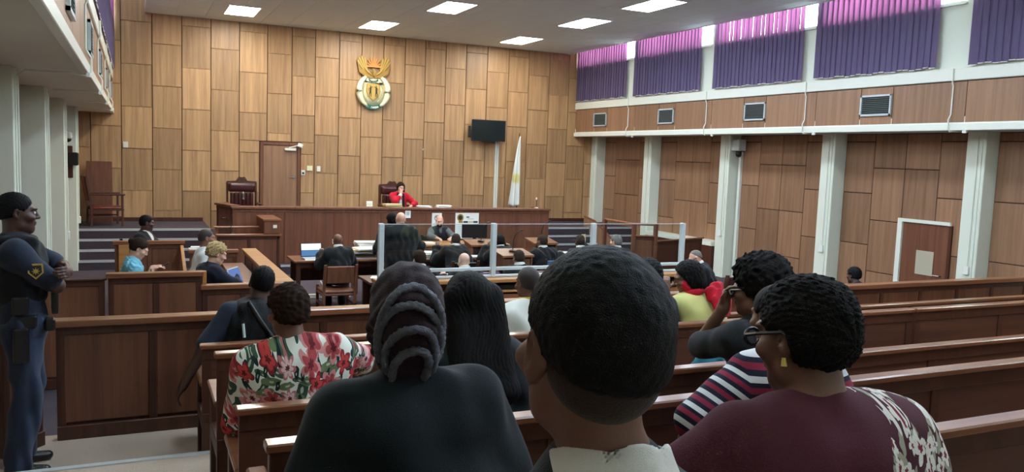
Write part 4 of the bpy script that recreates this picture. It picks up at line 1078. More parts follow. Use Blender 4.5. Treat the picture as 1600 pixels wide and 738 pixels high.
# side shelf with papers left of the standing lawyer
t = thing('paper_tray_stand', 'wooden stand holding white papers beside the standing lawyer', 'stand', (3.72, 13.9, ZW))
mb = MB(); mb.box((-.28, -.18, .74), (.28, .18, .77), .005); mb.build('stand_top', M['wood'], t)
for sx in (-1, 1):
    for sy in (-1, 1): mb = MB(); mb.box((sx*.24-.02, sy*.14-.02, 0), (sx*.24+.02, sy*.14+.02, .74)); mb.build('leg', M['wood'], t)
mb = MB(); mb.box((-.26, .12, .45), (.26, .14, .74)); mb.build('stand_panel', M['wood'], t)
papers('paper_stack', 3.70, 13.88, ZW+.77, .42, .28, 5, 'white papers piled on the wooden stand left of the standing lawyer', 'papers', seed=33, lay=.028)
papers('paper_stack', .84, 12.15, .655, .3, .1, 2, 'white papers on the dock wall behind the man in the white shirt', 'papers', seed=35, lay=.02)
t = thing('fire_extinguisher', 'small red extinguisher under the end of the near table', 'extinguisher', (2.98, 10.26, ZW))
mb = MB(); mb.lathe([(.05, 0), (.055, .02), (.055, .42), (.04, .47), (.02, .49), (.02, .53)], (0, 0, 0), 16); mb.build('cylinder', M['red'], t, True)
mb = MB(); mb.box((-.02, -.03, .53), (.02, .08, .56), .004); mb.tube([(0, .05, .54), (0, .09, .5), (0, .08, .3)], .009, 6); mb.build('valve', M['black'], t)
mb = MB(); mb.box((-.03, -.058, .2), (.03, -.05, .32)); mb.build('label_sticker', M['paper'], t)
def coil(p, r, turns, rise, thick=.009):
    n = int(turns*16); return [(p[0]+r*(1+.25*math.sin(k*.7))*math.cos(k*2*PI/16), p[1]+r*math.sin(k*2*PI/16), p[2]+.012+rise*k/n*(1+.5*math.sin(k*1.3))) for k in range(n)]
mb = MB(); mb.tube(coil((3.0, 13.6, ZW), .16, 3.2, .22)+[(3.3, 13.4, ZW+.02), (2.6, 13.5, ZW+.015), (2.2, 13.45, ZW+.015)], .012, 6); one('extension_cable', mb, M['white_pl'], 'coiled white cable on the floor under the laptop table', 'cable')
mb = MB(); mb.box((2.45, 13.62, ZW+.001), (2.80, 13.68, ZW+.045), .006); one('power_strip', mb, M['white_pl'], 'white power strip on the floor under the laptop table', 'power strip')
# wooden stand by the window side stairs
t = thing('witness_stand', 'raised wooden stand with posts and hand rails near the window side stairs', 'stand', (9.0, 13.6, ZW), world=True)
front(t, (8.74, 13.2), (9.14, 13.05), ZW, .70, 1, cap=.03, capd=.06)
front(t, (9.14, 13.05), (10.7, 13.6), ZW, .60, 2, cap=.03, capd=.06, mat='wood_dark')
for (x, y) in ((8.74, 13.2), (9.14, 13.05), (8.76, 14.3)):
    mb = MB(); mb.box((x-.035, y-.035, ZW), (x+.035, y+.035, .93), .006); mb.build('post', M['wood'], t)
mb = MB(); mb.tube([(8.74, 13.2, .91), (9.14, 13.05, .91)], .024, 8); mb.tube([(8.74, 13.2, .91), (8.76, 14.3, .91)], .024, 8); mb.build('hand_rail', M['woodx'], t)
mb = MB(); mb.box((9.35, 13.0, .40), (10.6, 13.05, .44)); mb.bm.free()
t = thing('stair_balustrade', 'sloping wooden side panel of the window side stairs', 'balustrade', (10.9, 17.5, ZW), world=True)
mb = MB(); mb.prism([(10.62, 18.4, ZW), (10.62, 18.4, .62), (10.62, 17.9, .55), (10.62, 16.6, -.02), (10.62, 16.6, ZW)], (.05, 0, 0)); mb.build('side_panel', M['side_wood'], t)
mb = MB(); mb.tube([(10.645, 18.4, .64), (10.645, 17.9, .57), (10.645, 16.58, .0)], .028, 8); mb.build('hand_rail', M['wood'], t)
mb = MB(); mb.box((9.92, 14.42, ZW+.002), (9.945, 14.78, .50), .006, rot=Matrix.Rotation(R_(-60), 3, 'Z')); one('grey_panel', mb, M['alu_grey'], 'grey metal box panel behind the bald lawyer in glasses', 'panel')

# ---------------------------------------------------------------- dock desk with its glass screen
t = thing('dock_desk', 'long wooden dock desk with open shelves carrying the glass screen', 'desk', (4.2, 8.3, ZW), world=True)
mb = MB(); mb.box((2.28, 8.02, .735), (6.3, 8.38, .775), .006); mb.build('desk_top', M['oak'], t)
mb = MB(); mb.box((2.30, 8.06, .62), (6.28, 8.34, .645), .004); mb.build('shelf', M['oak'], t)
mb = MB(); mb.box((2.30, 8.05, ZW), (6.28, 8.075, .60)); mb.build('front_panel', M['woodx'], t)
for x in (2.30, 3.52, 4.75, 6.25):
    mb = MB(); mb.box((x-.02, 8.04, ZW), (x+.02, 8.36, .735), .004); mb.build('upright', M['woodx'], t)
mb = MB(); mb.box((2.30, 8.32, ZW), (6.28, 8.34, .735)); mb.build('back_panel', M['wood_dark'], t)
mb = MB(); mb.box((3.62, 8.10, .648), (3.90, 8.26, .70), .006); one('black_box', mb, M['black'], 'small black box on the open dock shelf beside the bald man', 'box')
t = thing('glass_screen', 'aluminium framed clear glass screen in front of the lawyers', 'screen', (4.2, 8.2, .776), world=True)
for x in (2.325, 3.60, 4.87, 6.14):
    mb = MB(); mb.box((x-.028, 8.17, .777), (x+.028, 8.23, 1.372), .006); mb.build('post', M['alu_grey'], t)
for a, b in ((2.355, 3.57), (3.63, 4.84), (4.90, 6.11)):
    mb = MB(); mb.box((a, 8.178, .85), (b, 8.222, .885), .004); mb.build('bottom_rail', M['alu_grey'], t)
    mb = MB(); mb.box((a, 8.196, .885), (b, 8.204, 1.36)); mb.build('glass_pane', M['glass'], t)
    mb = MB(); mb.box((a, 8.195, 1.3601), (b, 8.205, 1.366)); mb.build('top_edge', M['alu_grey'], t)
mb = MB(); mb.box((2.355, 8.175, .777), (6.11, 8.225, .80), .004); mb.build('base_rail', M['alu_grey'], t)
# ---------------------------------------------------------------- patterned fabrics
def pattern_base(name, rough=.85):
    m, nt, b = nmat(name); b.inputs['Roughness'].default_value = rough; b.inputs['Specular IOR Level'].default_value = .2
    nz = nt.nodes.new('ShaderNodeTexNoise'); nz.inputs['Scale'].default_value = 240
    tc = nt.nodes.new('ShaderNodeTexCoord'); nt.links.new(tc.outputs['Object'], nz.inputs['Vector'])
    bp = nt.nodes.new('ShaderNodeBump'); bp.inputs['Strength'].default_value = .15; bp.inputs['Distance'].default_value = .01
    nt.links.new(nz.outputs['Fac'], bp.inputs['Height']); nt.links.new(bp.outputs['Normal'], b.inputs['Normal'])
    return m, nt, b, tc
def mathn(nt, op, a, b=None, c=None):
    n = nt.nodes.new('ShaderNodeMath'); n.operation = op
    for i, v in enumerate((a, b, c)):
        if v is None: continue
        if isinstance(v, (int, float)): n.inputs[i].default_value = v
        else: nt.links.new(v, n.inputs[i])
    return n.outputs[0]
def mixc(nt, f, a, b):
    n = nt.nodes.new('ShaderNodeMix'); n.data_type = 'RGBA'
    for k, v in (('A', a), ('B', b)):
        if isinstance(v, tuple): n.inputs[k].default_value = v
        else: nt.links.new(v, n.inputs[k])
    if isinstance(f, (int, float)): n.inputs['Factor'].default_value = f
    else: nt.links.new(f, n.inputs['Factor'])
    return n.outputs['Result']
def blossom(nt, vec, scale, rad, petals, seed, keep=1.0):
    """flower masks: returns (mask, radius ratio, random colour) for flowers scattered over the cloth (seen flat along the wearer's back)"""
    N, L = nt.nodes, nt.links
    vo = N.new('ShaderNodeTexVoronoi'); vo.voronoi_dimensions = '2D'; vo.inputs['Scale'].default_value = scale; vo.inputs['Randomness'].default_value = .8
    L.new(vec, vo.inputs['Vector'])
    sc = N.new('ShaderNodeVectorMath'); sc.operation = 'SUBTRACT'; L.new(vec, sc.inputs[0]); L.new(vo.outputs['Position'], sc.inputs[1])
    sx = N.new('ShaderNodeSeparateXYZ'); L.new(sc.outputs[0], sx.inputs[0])
    ang = mathn(nt, 'ARCTAN2', sx.outputs[0], sx.outputs[1])
    cs = N.new('ShaderNodeSeparateXYZ'); L.new(vo.outputs['Color'], cs.inputs[0])
    a2 = mathn(nt, 'MULTIPLY_ADD', ang, petals, mathn(nt, 'MULTIPLY', cs.outputs[0], 6.28))
    lob = mathn(nt, 'MULTIPLY_ADD', mathn(nt, 'ABSOLUTE', mathn(nt, 'SINE', mathn(nt, 'MULTIPLY', a2, .5))), .5, .5)
    dist = N.new('ShaderNodeVectorMath'); dist.operation = 'LENGTH'; L.new(sc.outputs[0], dist.inputs[0])
    rr = mathn(nt, 'MULTIPLY', lob, rad)
    ratio = mathn(nt, 'DIVIDE', dist.outputs['Value'], rr)
    mask = mathn(nt, 'LESS_THAN', ratio, 1.0)
    if keep < 1: mask = mathn(nt, 'MULTIPLY', mask, mathn(nt, 'LESS_THAN', cs.outputs[2], keep))
    return mask, ratio, cs
def flat_uv(nt, tc, rot=0):
    """cloth coordinates: across the body and along it"""
    N, L = nt.nodes, nt.links
    mp = N.new('ShaderNodeMapping'); mp.inputs['Rotation'].default_value = (R_(90), 0, 0)
    L.new(tc.outputs['Object'], mp.inputs['Vector'])
    s = N.new('ShaderNodeSeparateXYZ'); L.new(tc.outputs['Object'], s.inputs[0])
    c = N.new('ShaderNodeCombineXYZ'); L.new(s.outputs[0], c.inputs[0])
    L.new(mathn(nt, 'SUBTRACT', s.outputs[2], mathn(nt, 'MULTIPLY', s.outputs[1], .6)), c.inputs[1])
    return c.outputs[0], s
def floral_white():
    m, nt, b, tc = pattern_base('floral_print'); N, L = nt.nodes, nt.links
    uv, s = flat_uv(nt, tc)
    dn = N.new('ShaderNodeTexNoise'); dn.inputs['Scale'].default_value = 22; L.new(uv, dn.inputs['Vector'])
    ad = N.new('ShaderNodeVectorMath'); ad.operation = 'MULTIPLY_ADD'; ad.inputs[1].default_value = (.02, .02, 0); L.new(dn.outputs['Color'], ad.inputs[0]); L.new(uv, ad.inputs[2])
    col = lin((214,214,204))
    # leaves: thin rotated ellipses in two greens
    for k, (rot, scl, gcol, rad) in enumerate(((25, (26, 9), (54,74,64), .46), (-40, (30, 10), (36,58,56), .42), (70, (24, 9), (104,116,82), .40), (-75, (30, 11), (70,92,74), .40), (10, (40, 14), (28,44,46), .36))):
        m0 = N.new('ShaderNodeMapping'); m0.inputs['Rotation'].default_value = (0, 0, R_(rot)); mp = N.new('ShaderNodeMapping'); mp.inputs['Scale'].default_value = (scl[0], scl[1], 1); mp.inputs['Location'].default_value = (k*.37, k*.71, 0)
        L.new(ad.outputs[0], m0.inputs['Vector']); L.new(m0.outputs[0], mp.inputs['Vector'])
        vo = N.new('ShaderNodeTexVoronoi'); vo.voronoi_dimensions = '2D'; vo.inputs['Scale'].default_value = 1; L.new(mp.outputs[0], vo.inputs['Vector'])
        cs = N.new('ShaderNodeSeparateXYZ'); L.new(vo.outputs['Color'], cs.inputs[0])
        mk = mathn(nt, 'MULTIPLY', mathn(nt, 'LESS_THAN', vo.outputs['Distance'], rad), mathn(nt, 'LESS_THAN', cs.outputs[0], .40))
        vein = mathn(nt, 'GREATER_THAN', vo.outputs['Distance'], rad*.25)
        col = mixc(nt, mk, col, mixc(nt, vein, lin((176,182,160)), lin(gcol)))
    for scale, rad, pet, c1, c2, keep, sd in ((7.5, .056, 6, (160,66,68), (200,132,130), .55, 1), (9.5, .042, 5, (186,62,60), (128,36,44), .42, 2), (9, .042, 7, (206,172,168), (178,104,108), .4, 3)):
        mp = N.new('ShaderNodeMapping'); mp.inputs['Location'].default_value = (sd*.31, sd*.17, 0); L.new(ad.outputs[0], mp.inputs['Vector'])
        mask, ratio, cs = blossom(nt, mp.outputs[0], scale, rad, pet, sd, keep)
        cc = mixc(nt, mathn(nt, 'GREATER_THAN', ratio, .72), mixc(nt, mathn(nt, 'LESS_THAN', ratio, .28), lin(c1), lin((96,30,34))), lin(c2))
        col = mixc(nt, mask, col, cc)
    L.new(col, b.inputs['Base Color']); return m
def floral_maroon():
    m, nt, b, tc = pattern_base('maroon_floral_print'); N, L = nt.nodes, nt.links
    uv, s = flat_uv(nt, tc)
    dn = N.new('ShaderNodeTexNoise'); dn.inputs['Scale'].default_value = 26; L.new(uv, dn.inputs['Vector'])
    ad = N.new('ShaderNodeVectorMath'); ad.operation = 'MULTIPLY_ADD'; ad.inputs[1].default_value = (.03, .03, 0); L.new(dn.outputs['Color'], ad.inputs[0]); L.new(uv, ad.inputs[2])
    col = lin((74,32,44))
    # sprays are printed only in two places: the right shoulder and low on the left
    reg = None
    for cx, cz, rx in ((.13, .97, .075), (.24, .93, .085), (.34, .80, .08), (-.12, .74, .085), (-.24, .70, .06)):
        v = N.new('ShaderNodeVectorMath'); v.operation = 'DISTANCE'; v.inputs[1].default_value = (cx, cz, 0); L.new(ad.outputs[0], v.inputs[0])
        r = mathn(nt, 'LESS_THAN', v.outputs['Value'], rx); reg = r if reg is None else mathn(nt, 'MAXIMUM', reg, r)
    for k, (rot, scl) in enumerate(((35, (62, 22)), (-50, (58, 21)))):
        m0 = N.new('ShaderNodeMapping'); m0.inputs['Rotation'].default_value = (0, 0, R_(rot)); mp = N.new('ShaderNodeMapping'); mp.inputs['Scale'].default_value = (scl[0], scl[1], 1); mp.inputs['Location'].default_value = (k*.4, k*.3, 0); L.new(ad.outputs[0], m0.inputs['Vector']); L.new(m0.outputs[0], mp.inputs['Vector'])
        vo = N.new('ShaderNodeTexVoronoi'); vo.voronoi_dimensions = '2D'; vo.inputs['Scale'].default_value = 1; L.new(mp.outputs[0], vo.inputs['Vector'])
        cs = N.new('ShaderNodeSeparateXYZ'); L.new(vo.outputs['Color'], cs.inputs[0])
        mk = mathn(nt, 'MULTIPLY', reg, mathn(nt, 'MULTIPLY', mathn(nt, 'LESS_THAN', vo.outputs['Distance'], .38), mathn(nt, 'LESS_THAN', cs.outputs[0], .5)))
        col = mixc(nt, mk, col, lin((150,146,130)))
    for scale, rad, sd in ((22, .023, 1), (32, .015, 2)):
        mp = N.new('ShaderNodeMapping'); mp.inputs['Location'].default_value = (sd*.31, sd*.23, 0); L.new(ad.outputs[0], mp.inputs['Vector'])
        mask, ratio, cs = blossom(nt, mp.outputs[0], scale, rad, 5, sd, .7)
        cc = mixc(nt, mathn(nt, 'LESS_THAN', ratio, .35), lin((212,204,200)), lin((120,38,56)))
        col = mixc(nt, mathn(nt, 'MULTIPLY', mask, reg), col, cc)
    L.new(col, b.inputs['Base Color']); return m
def striped():
    m, nt, b, tc = pattern_base('striped_knit'); N, L = nt.nodes, nt.links
    s = N.new('ShaderNodeSeparateXYZ'); L.new(tc.outputs['Object'], s.inputs[0])
    # stripes follow the body, tilting down the left sleeve
    lft = mathn(nt, 'MAXIMUM', mathn(nt, 'SUBTRACT', mathn(nt, 'MULTIPLY', s.outputs[0], -1), .19), 0)
    v = mathn(nt, 'ADD', s.outputs[2], mathn(nt, 'MULTIPLY', lft, -.75))
    f = mathn(nt, 'FRACT', mathn(nt, 'MULTIPLY', v, 1/.082))
    rp = N.new('ShaderNodeValToRGB'); rp.color_ramp.interpolation = 'CONSTANT'; e = rp.color_ramp.elements
    e[0].position = 0; e[0].color = lin((196,194,200)); e[1].position = .27; e[1].color = lin((28,28,46))
    q = e.new(.52); q.color = lin((122,32,54)); q = e.new(.80); q.color = lin((28,28,46)); L.new(f, rp.inputs[0]); L.new(rp.outputs[0], b.inputs['Base Color'])
    return m

# ---------------------------------------------------------------- people
def put(F, name, vox, mat, parent):
    vs, q = F.mesh(vox); return link(name, np_mesh(name, vs, q), mat, parent)
PEOPLE = []
def person(label, x, y, fl, rz, h, sk, vox=.009, group=None, **kw):
    F = h.body(**kw); vs, q = F.mesh(vox)
    o = link('person', np_mesh('person_body', vs, q), skin(sk)); o.location = (x, y, fl+.002); o.rotation_euler = (0, 0, R_(rz))
    tag(o, label, 'person', group); PEOPLE.append((o, h)); return o
def shirt(h, o, mat, vox, e=.012, sleeve=.75, seed=1, name='shirt', fold=.004, wl=.13, low=True, es=None):
    F = Field(); h.torso(F, e, low=low)
    for q in (-1, 1): h.arm(F, q, es if es is not None else e+.004, (es if es is not None else e+.006), sleeve)
    F.disp = waves(seed, fold, wl, 6); return put(F, name, vox, mat, o)
def trousers(h, o, mat, vox, e=.012, seed=5, to=.93, fold=.004):
    F = Field(); F.ell(h.hip+h.up*.0, np.array([(.165*h.w+e), (.125*(.6+.4*h.w)+e), .115])*h.sc, .05, rot=h.Rt); h.legs(F, e, to, flare=.015)
    F.disp = waves(seed, fold, .12, 6); return put(F, 'trousers', vox, mat, o)
def shoes(h, o, mat, vox):
    for q in (-1, 1):
        F = Field(); h.foot(F, q, .007); an = h.ankl if q < 0 else h.ankr
        F.half((0, 0, .003), (0, 0, 1), .004); put(F, 'shoe', vox, mat, o)
def robe(h, o, mat, vox, seed=2, e=.035, length=None, sl=1.88):
    F = Field(); h.torso(F, e, .07)
    for q in (-1, 1): h.arm(F, q, e, .05, sl, k=.06)
    if length is not None:
        top = h.hip; F.cone(h.chest, [0, -.0, length+.2], .17*h.w+.03, .25, .08, flat=.72, fdir=(0, 1, 0))
        F.half((0, 0, length), (0, 0, 1), .01)
    F.disp = mixdisp(waves(seed, .008, .10, 6, (1, 1, .16)), waves(seed+9, .004, .16, 4)); return put(F, 'robe', vox, mat, o)
def collar(h, o, mat, vox, r=.062, t=.010, sx=2.2, name='collar', dz=.02):
    F = Field(); ax = nrm(h.hc-h.nb+h.Rh@[0, -.02, 0]); F.torus(h.nb+ax*dz+h.fw*.004, ax, r*h.sc, t, sx=sx); return put(F, name, vox, mat, o)
def hair(h, o, key, vox, t=.008, amp=.0015, **kw):
    F = h.hair_short(t, **kw); F.disp = waves(7, amp, .018, 8); return put(F, 'hair', vox, hairmat(key), o)
def glasses(h, o, mat='black', th=.0035):
    m = MB(); P = lambda x, y, z: Vector(h.H(x, y, z))
    for q in (-1, 1):
        m.tube([P(q*(.034+.025*math.cos(a*PI/8)), .108, .002+.019*math.sin(a*PI/8)) for a in range(17)], th, 6, False)
        m.tube([P(q*.058, .106, .008), P(q*.078, .06, .012), P(q*.082, -.01, .014), P(q*.080, -.03, .0)], th, 6)
    m.tube([P(-.010, .112, .006), P(.010, .112, .006)], th, 6); return m.build('eyeglasses', M[mat], o)
def eyes(h, o):
    for q in (-1, 1):
        F = Field(); F.ell(h.H(q*.031, .084, .004), np.array([.0115, .0115, .0085])*h.sc, .004, rot=h.Rh); put(F, 'eye', .0025, M['white_pl'], o)
        F = Field(); F.ell(h.H(q*.031, .0935, .003), np.array([.0055, .004, .0055])*h.sc, .003, rot=h.Rh); put(F, 'iris', .002, M['black'], o)
def brows(h, o, key='black', vox=.0035):
    for q in (-1, 1):
        F = Field(); F.cone(h.H(q*.014, .101, .026), h.H(q*.046, .088, .028), .005, .0035, .003); put(F, 'eyebrow', vox, hairmat(key), o)
BLK = cloth('black_gown', (19,22,24), .8); NAVY = cloth('navy', (22,28,44)); DKT = cloth('dark_trousers', (24,24,28)); WHT = cloth('white_cotton', (206,206,200))
SHOE = plain('black_leather', (14,14,15), .25, bump=.05)
POLB = cloth('police_blue', (40,48,64)); POLT = cloth('police_trousers', (42,52,72)); VEST = cloth('vest_black', (16,19,22), .7, bump=.5, bscale=120)

# the standing officer, arms folded, in profile
h = Human(stand=True, lean=-3, head=(6, -3, 0), hr=(-.09, .14, 1.19), hl=(.19, .25, 1.29), hintr=(.9, .55, -.3), hintl=(-.4, 1, -.5), sc=1.03, w=1.1, feet=((-.10, .02), (.13, .0)))
o = person('standing police officer in blue uniform and black vest with folded arms', -0.645, 5.87, 0, -84, h, 'dark', .0055, curl=(.7, .35), dirn=((.9, -.1, .1), (-.9, -.25, .1)), palm=((0, -1, -.1), (0, -.8, -.5)))
shirt(h, o, POLB, .007, .014, .86, 3)
trousers(h, o, POLT, .008, .026, 6, .97, .009); shoes(h, o, SHOE, .006)
F = Field(); F.ell(h.chest+h.up*.01, (.205, .165, .19), .05, rot=h.Rt); F.ell(h.waist+h.up*.02, (.19, .158, .17), .05, rot=h.Rt)
for q in (-1, 1):
    s_ = h.shl if q < 0 else h.shr
    F.ell(s_-h.rt*q*(-.045)+h.up*.0, (.085, .13, .12), .02, 's'); F.cone(h.chest+h.up*.14+h.rt*q*.10+h.fw*.09, h.chest+h.up*.15+h.rt*q*.10-h.fw*.09, .03, .03, .03)
F.disp = waves(4, .004, .09); vest = put(F, 'tactical_vest', .0065, VEST, o)
for k in range(3): m = MB(); m.box((.09-.085*k, .16, 1.02), (.16-.085*k, .20, 1.16), .012, seg=2); m.build('vest_pouch', M['black'], vest)
m = MB(); m.box((.19, -.05, 1.04), (.225, .04, 1.15), .012, seg=2); m.build('vest_pouch', M['black'], vest)
m = MB(); m.lathe([(.185, .93), (.19, .935), (.19, .985), (.185, .99)], n=32)
for v in m.bm.verts: v.co.y = v.co.y*.74-.01
belt = m.build('duty_belt', M['black'], o)
m = MB(); m.box((.165, -.05, .74), (.225, .04, .96), .015, seg=2); m.box((.175, -.03, .95), (.215, .08, 1.03), .01); m.build('holster', M['black'], belt)
m = MB(); m.box((.10, .12, .92), (.18, .18, 1.0), .012); m.build('belt_pouch', M['black'], belt)
hair(h, o, 'black', .0045, .005, nape=-.035)
eyes(h, o); brows(h, o)
m = MB(); c_ = Vector(h.shr*.52+h.elr*.48)+Vector(h.rt)*.069
m.prism([c_+Vector((0, y_, z_)) for y_, z_ in ((-.038, .045), (.038, .045), (.042, -.01), (.0, -.05), (-.042, -.01))], (.006, 0, 0)); bd = m.build('sleeve_badge', M['gold'], o)
m = MB(); m.prism([c_+Vector((.0055, y_*.78, z_*.78)) for y_, z_ in ((-.038, .045), (.038, .045), (.042, -.01), (.0, -.05), (-.042, -.01))], (.002, 0, 0)); m.build('badge_field', M['black_p'], bd)
m = MB()
for k in range(8):
    a = k*PI/4; m.prism([c_+Vector((.0072, .006*math.cos(a+1.57), .006*math.sin(a+1.57))), c_+Vector((.0072, .024*math.cos(a), .024*math.sin(a))), c_+Vector((.0072, -.006*math.cos(a+1.57), -.006*math.sin(a+1.57)))], (.0015, 0, 0))
m.build('badge_star', M['gold'], bd)
collar(h, o, POLB, .006, .066, .010, 2.0)

# the seated officer seen from behind
h = Human(seat=0.42, lean=10, side=10, head=(-14, -10, 12), hl=(-.50, .06, .36), hr=(.22, .34, .62), hintl=(-1, -.6, .2), hintr=(1, -.4, -.4), w=1.16)
o = person('seated police officer in a black vest, arm hanging over the pew end', 0.69, 5.66, 0, 6, h, 'dark', .006)
shirt(h, o, POLB, .007, .018, .85, 8); trousers(h, o, POLT, .009, .016); shoes(h, o, SHOE, .008)
F = Field(); F.ell(h.chest+h.up*.015, (.222, .172, .205), .05, rot=h.Rt); F.ell(h.waist, (.205, .16, .17), .05, rot=h.Rt)
for q in (-1, 1): F.ell((h.shl if q < 0 else h.shr)+h.rt*q*.055, (.065, .11, .10), .02, 's'); F.cone(h.chest+h.up*.12+h.rt*q*.095+h.fw*.08, h.chest+h.up*.115+h.rt*q*.095-h.fw*.105, .045, .05, .03)
F.disp = waves(14, .004, .09); vest = put(F, 'tactical_vest', .0065, VEST, o)
m = MB(); P = lambda a, b, c: Vector(h.chest+h.rt*a-h.fw*c+h.up*b)
m.tube([P(-.10, .17, .145), P(-.02, .06, .178), P(.08, -.05, .176), P(.16, -.12, .150)], .014, 8); m.build('shoulder_strap', M['black'], vest)
m = MB(); m.tube([P(-.12, .02, .166), P(-.10, -.07, .168)], .010, 6); m.build('vest_loop', M['alu_grey'], vest)
hair(h, o, 'black', .005, .006, nape=-.045)

# woman in the floral shirt
h = Human(kn=0.27, seat=0.405, lean=9, side=-6, head=(14, -14, 2), hl=(-.22, .33, .58), hr=(.22, .46, .85), hintr=(1, -.2, -.3), w=1.5, belly=.03, sc=1.0)
o = person('woman with short dark hair in a white shirt printed with red flowers', 0.735, 3.80, .171, 4, h, 'brown', .006)
shirt(h, o, floral_white(), .007, .028, .95, 11, fold=.006, wl=.14); trousers(h, o, DKT, .009); shoes(h, o, SHOE, .008)
F = h.hair_short(.017, front=.05, nape=-.062); F.disp = waves(17, .004, .03, 8); put(F, 'hair', .005, hairmat('brown'), o)
m = MB(); m.tube([Vector(h.wrr)+Vector((.036*math.cos(a*PI/8), 0, .034*math.sin(a*PI/8))) for a in range(17)], .006, 6, False); m.build('wristwatch', M['steel'], o)

# woman with long black hair
h = Human(kn=0.27, seat=0.42, lean=8, head=(4, -6, 0), w=1.0)
o = person('woman with very long straight black hair in a dark jacket', 1.25, 3.0, .311, 0, h, 'dark', .008)
shirt(h, o, cloth('charcoal', (30,38,42)), .008, .022, 1.9, 21, name='jacket'); trousers(h, o, DKT, .009); shoes(h, o, SHOE, .008)
F = Field(); F.ell(h.H(0, -.025, .035), np.array([.094, .112, .098]), .02, rot=h.Rh)
for x_ in (-.085, -.045, 0, .045, .085, .10):
    F.cone(h.H(x_*.9, -.055, .02), h.H(x_*1.2, -.125-.02*math.cos(x_*12), -.36), .045, .040, .04)
    F.cone(h.H(x_*1.2, -.125-.02*math.cos(x_*12), -.36), h.H(x_*1.15, -.105, -.50+.05*abs(x_)), .040, .012, .04)
F.half(h.H(0, .055, .04), h.Rh@nrm([0, -.8, .4]), .01)
F.disp = waves(23, .0014, .010, 12, (1, 1, .05)); put(F, 'hair', .005, hairmat('black'), o)

# woman in the headwrap
h = Human(kn=0.27, seat=0.415, lean=10, side=-2, head=(-13, -8, 0), hl=(-.25, .30, .62), hr=(.25, .30, .62), hintl=(-.45, -.2, -1), hintr=(.5, -.2, -1), w=1.6, belly=.04, sc=.99)
o = person('large woman in black with a ridged maroon headwrap seen from behind', 0.725, 2.1, .431, 2, h, 'brown', .006)
shirt(h, o, cloth('teal_black', (15,23,28), .85), .0065, .034, .98, 31, name='blouse', fold=.007, wl=.15); trousers(h, o, DKT, .009, .02); shoes(h, o, SHOE, .008)
WRAP = cloth('maroon_wrap', (40,22,30), .75, bump=.4); TRIM = plain('sequin_grey', (108,108,120), .42, .2, bump=1.0, bscale=420, var=.6)
Rw = h.Rh@rotm(0, 24, 0)      # the wrap leans back
wc = h.H(0, -.030, .052)
W = lambda x, y, z: wc+Rw@np.array([x, y, z])
F = Field(); F.ell(W(0, .0, .015), (.106, .128, .128), .02, rot=Rw); F.ell(W(0, -.055, -.06), (.088, .085, .095), .04, rot=Rw); F.ell(W(0, -.085, -.13), (.052, .058, .065), .03, rot=Rw)
F.half(W(0, .085, .0), Rw@nrm([0, -1, .35]), .02)
from mathutils.bvhtree import BVHTree
def arc(wd, zt, zb, sh, p=1.0): return [(sh*(1-(a/1.7)**2)+wd*math.sin(a)*(1 if abs(a) < 1.57 else .97), zb+(zt-zb)*(math.cos(a) if abs(a) < 1.57 else (1.57-abs(a))*.9)) for a in np.linspace(-1.95, 1.95, 44)]
ARCS = [arc(.098, .085, -.055, -.006), arc(.072, .022, -.085, .004), arc(.048, -.040, -.115, .010)]
for q_, pts in enumerate(ARCS):      # swollen folds inside each ridge
    for x_, z_ in pts[::3]:
        y_ = -.128*math.sqrt(max(.02, 1-(x_/.112)**2-(max(z_, -.05)-.015)**2/.128**2))
        F.cone(W(x_*.6, y_*.62, z_*.7-.02), W(x_*.96, y_*.90-.012*q_, z_), .034, .020, .02)
F.disp = waves(37, .0022, .05, 6); vs_, q_ = F.mesh(.0045); wr = link('headwrap', np_mesh('headwrap', vs_, q_), WRAP, o)
bv = BVHTree.FromPolygons([Vector(v) for v in vs_], [tuple(f) for f in q_])
dir_ = Vector(Rw@np.array([0, 1, 0]))
for pts in [arc(.106, .132, -.04, .0)]+ARCS:
    F = Field(); prev = None
    for x_, z_ in pts:
        src_ = Vector(W(x_*2.2, -.42, z_*1.6)); hit, n_, _, _ = bv.ray_cast(src_, (Vector(W(x_*.45, -.01, z_*.7))-src_).normalized())
        if hit is None: prev = None; continue
        p = np.array(hit+n_*.004)
        if prev is not None and np.linalg.norm(p-prev) < .06: F.cone(prev, p, .0105, .0105, .004)
        prev = p
    F.disp = waves(39, .0018, .012, 8); put(F, 'ridged_band', .004, TRIM, wr)

# boy with the white collar
h = Human(nx=0.032, shd=0.07, kn=0.31, seat=0.565, lean=0, head=(-2, 0, 2), w=0.9, sc=0.92, hs=1.22)
o = person('young man with a faded haircut and white polo collar, closest to the camera', 0.592, 0.93, .561, 0, h, 'brown', .0045)
shirt(h, o, cloth('navy_polo', (22,26,34)), .008, .014, .9, 41, name='polo_shirt'); trousers(h, o, DKT, .009); shoes(h, o, SHOE, .008)
F = h.hair_short(.0085, front=.058, nape=-.030, k=.04); F.disp = waves(43, .0008, .012, 10); hb = put(F, 'hair', .0035, hairmat('black'), o)
F = h.hair_short(.0022, front=.066, nape=-.108, k=.02); put(F, 'faded_sides', .004, cloth('fade', (48,35,30), .8), o)
F = Field(); ax = nrm(h.up+h.fw*.38+h.rt*.10)
F.cone(h.nb-ax*.075, h.nb+ax*.020, .112, .082, .01); F.cone(h.nb-ax*.11, h.nb+ax*.12, .092, .066, .006, 's')
F.half(h.nb+ax*.020, -ax, .006); F.disp = waves(47, .0015, .07); put(F, 'collar', .004, cloth('white_pique', (214,208,204), .9, .3, 500), o)

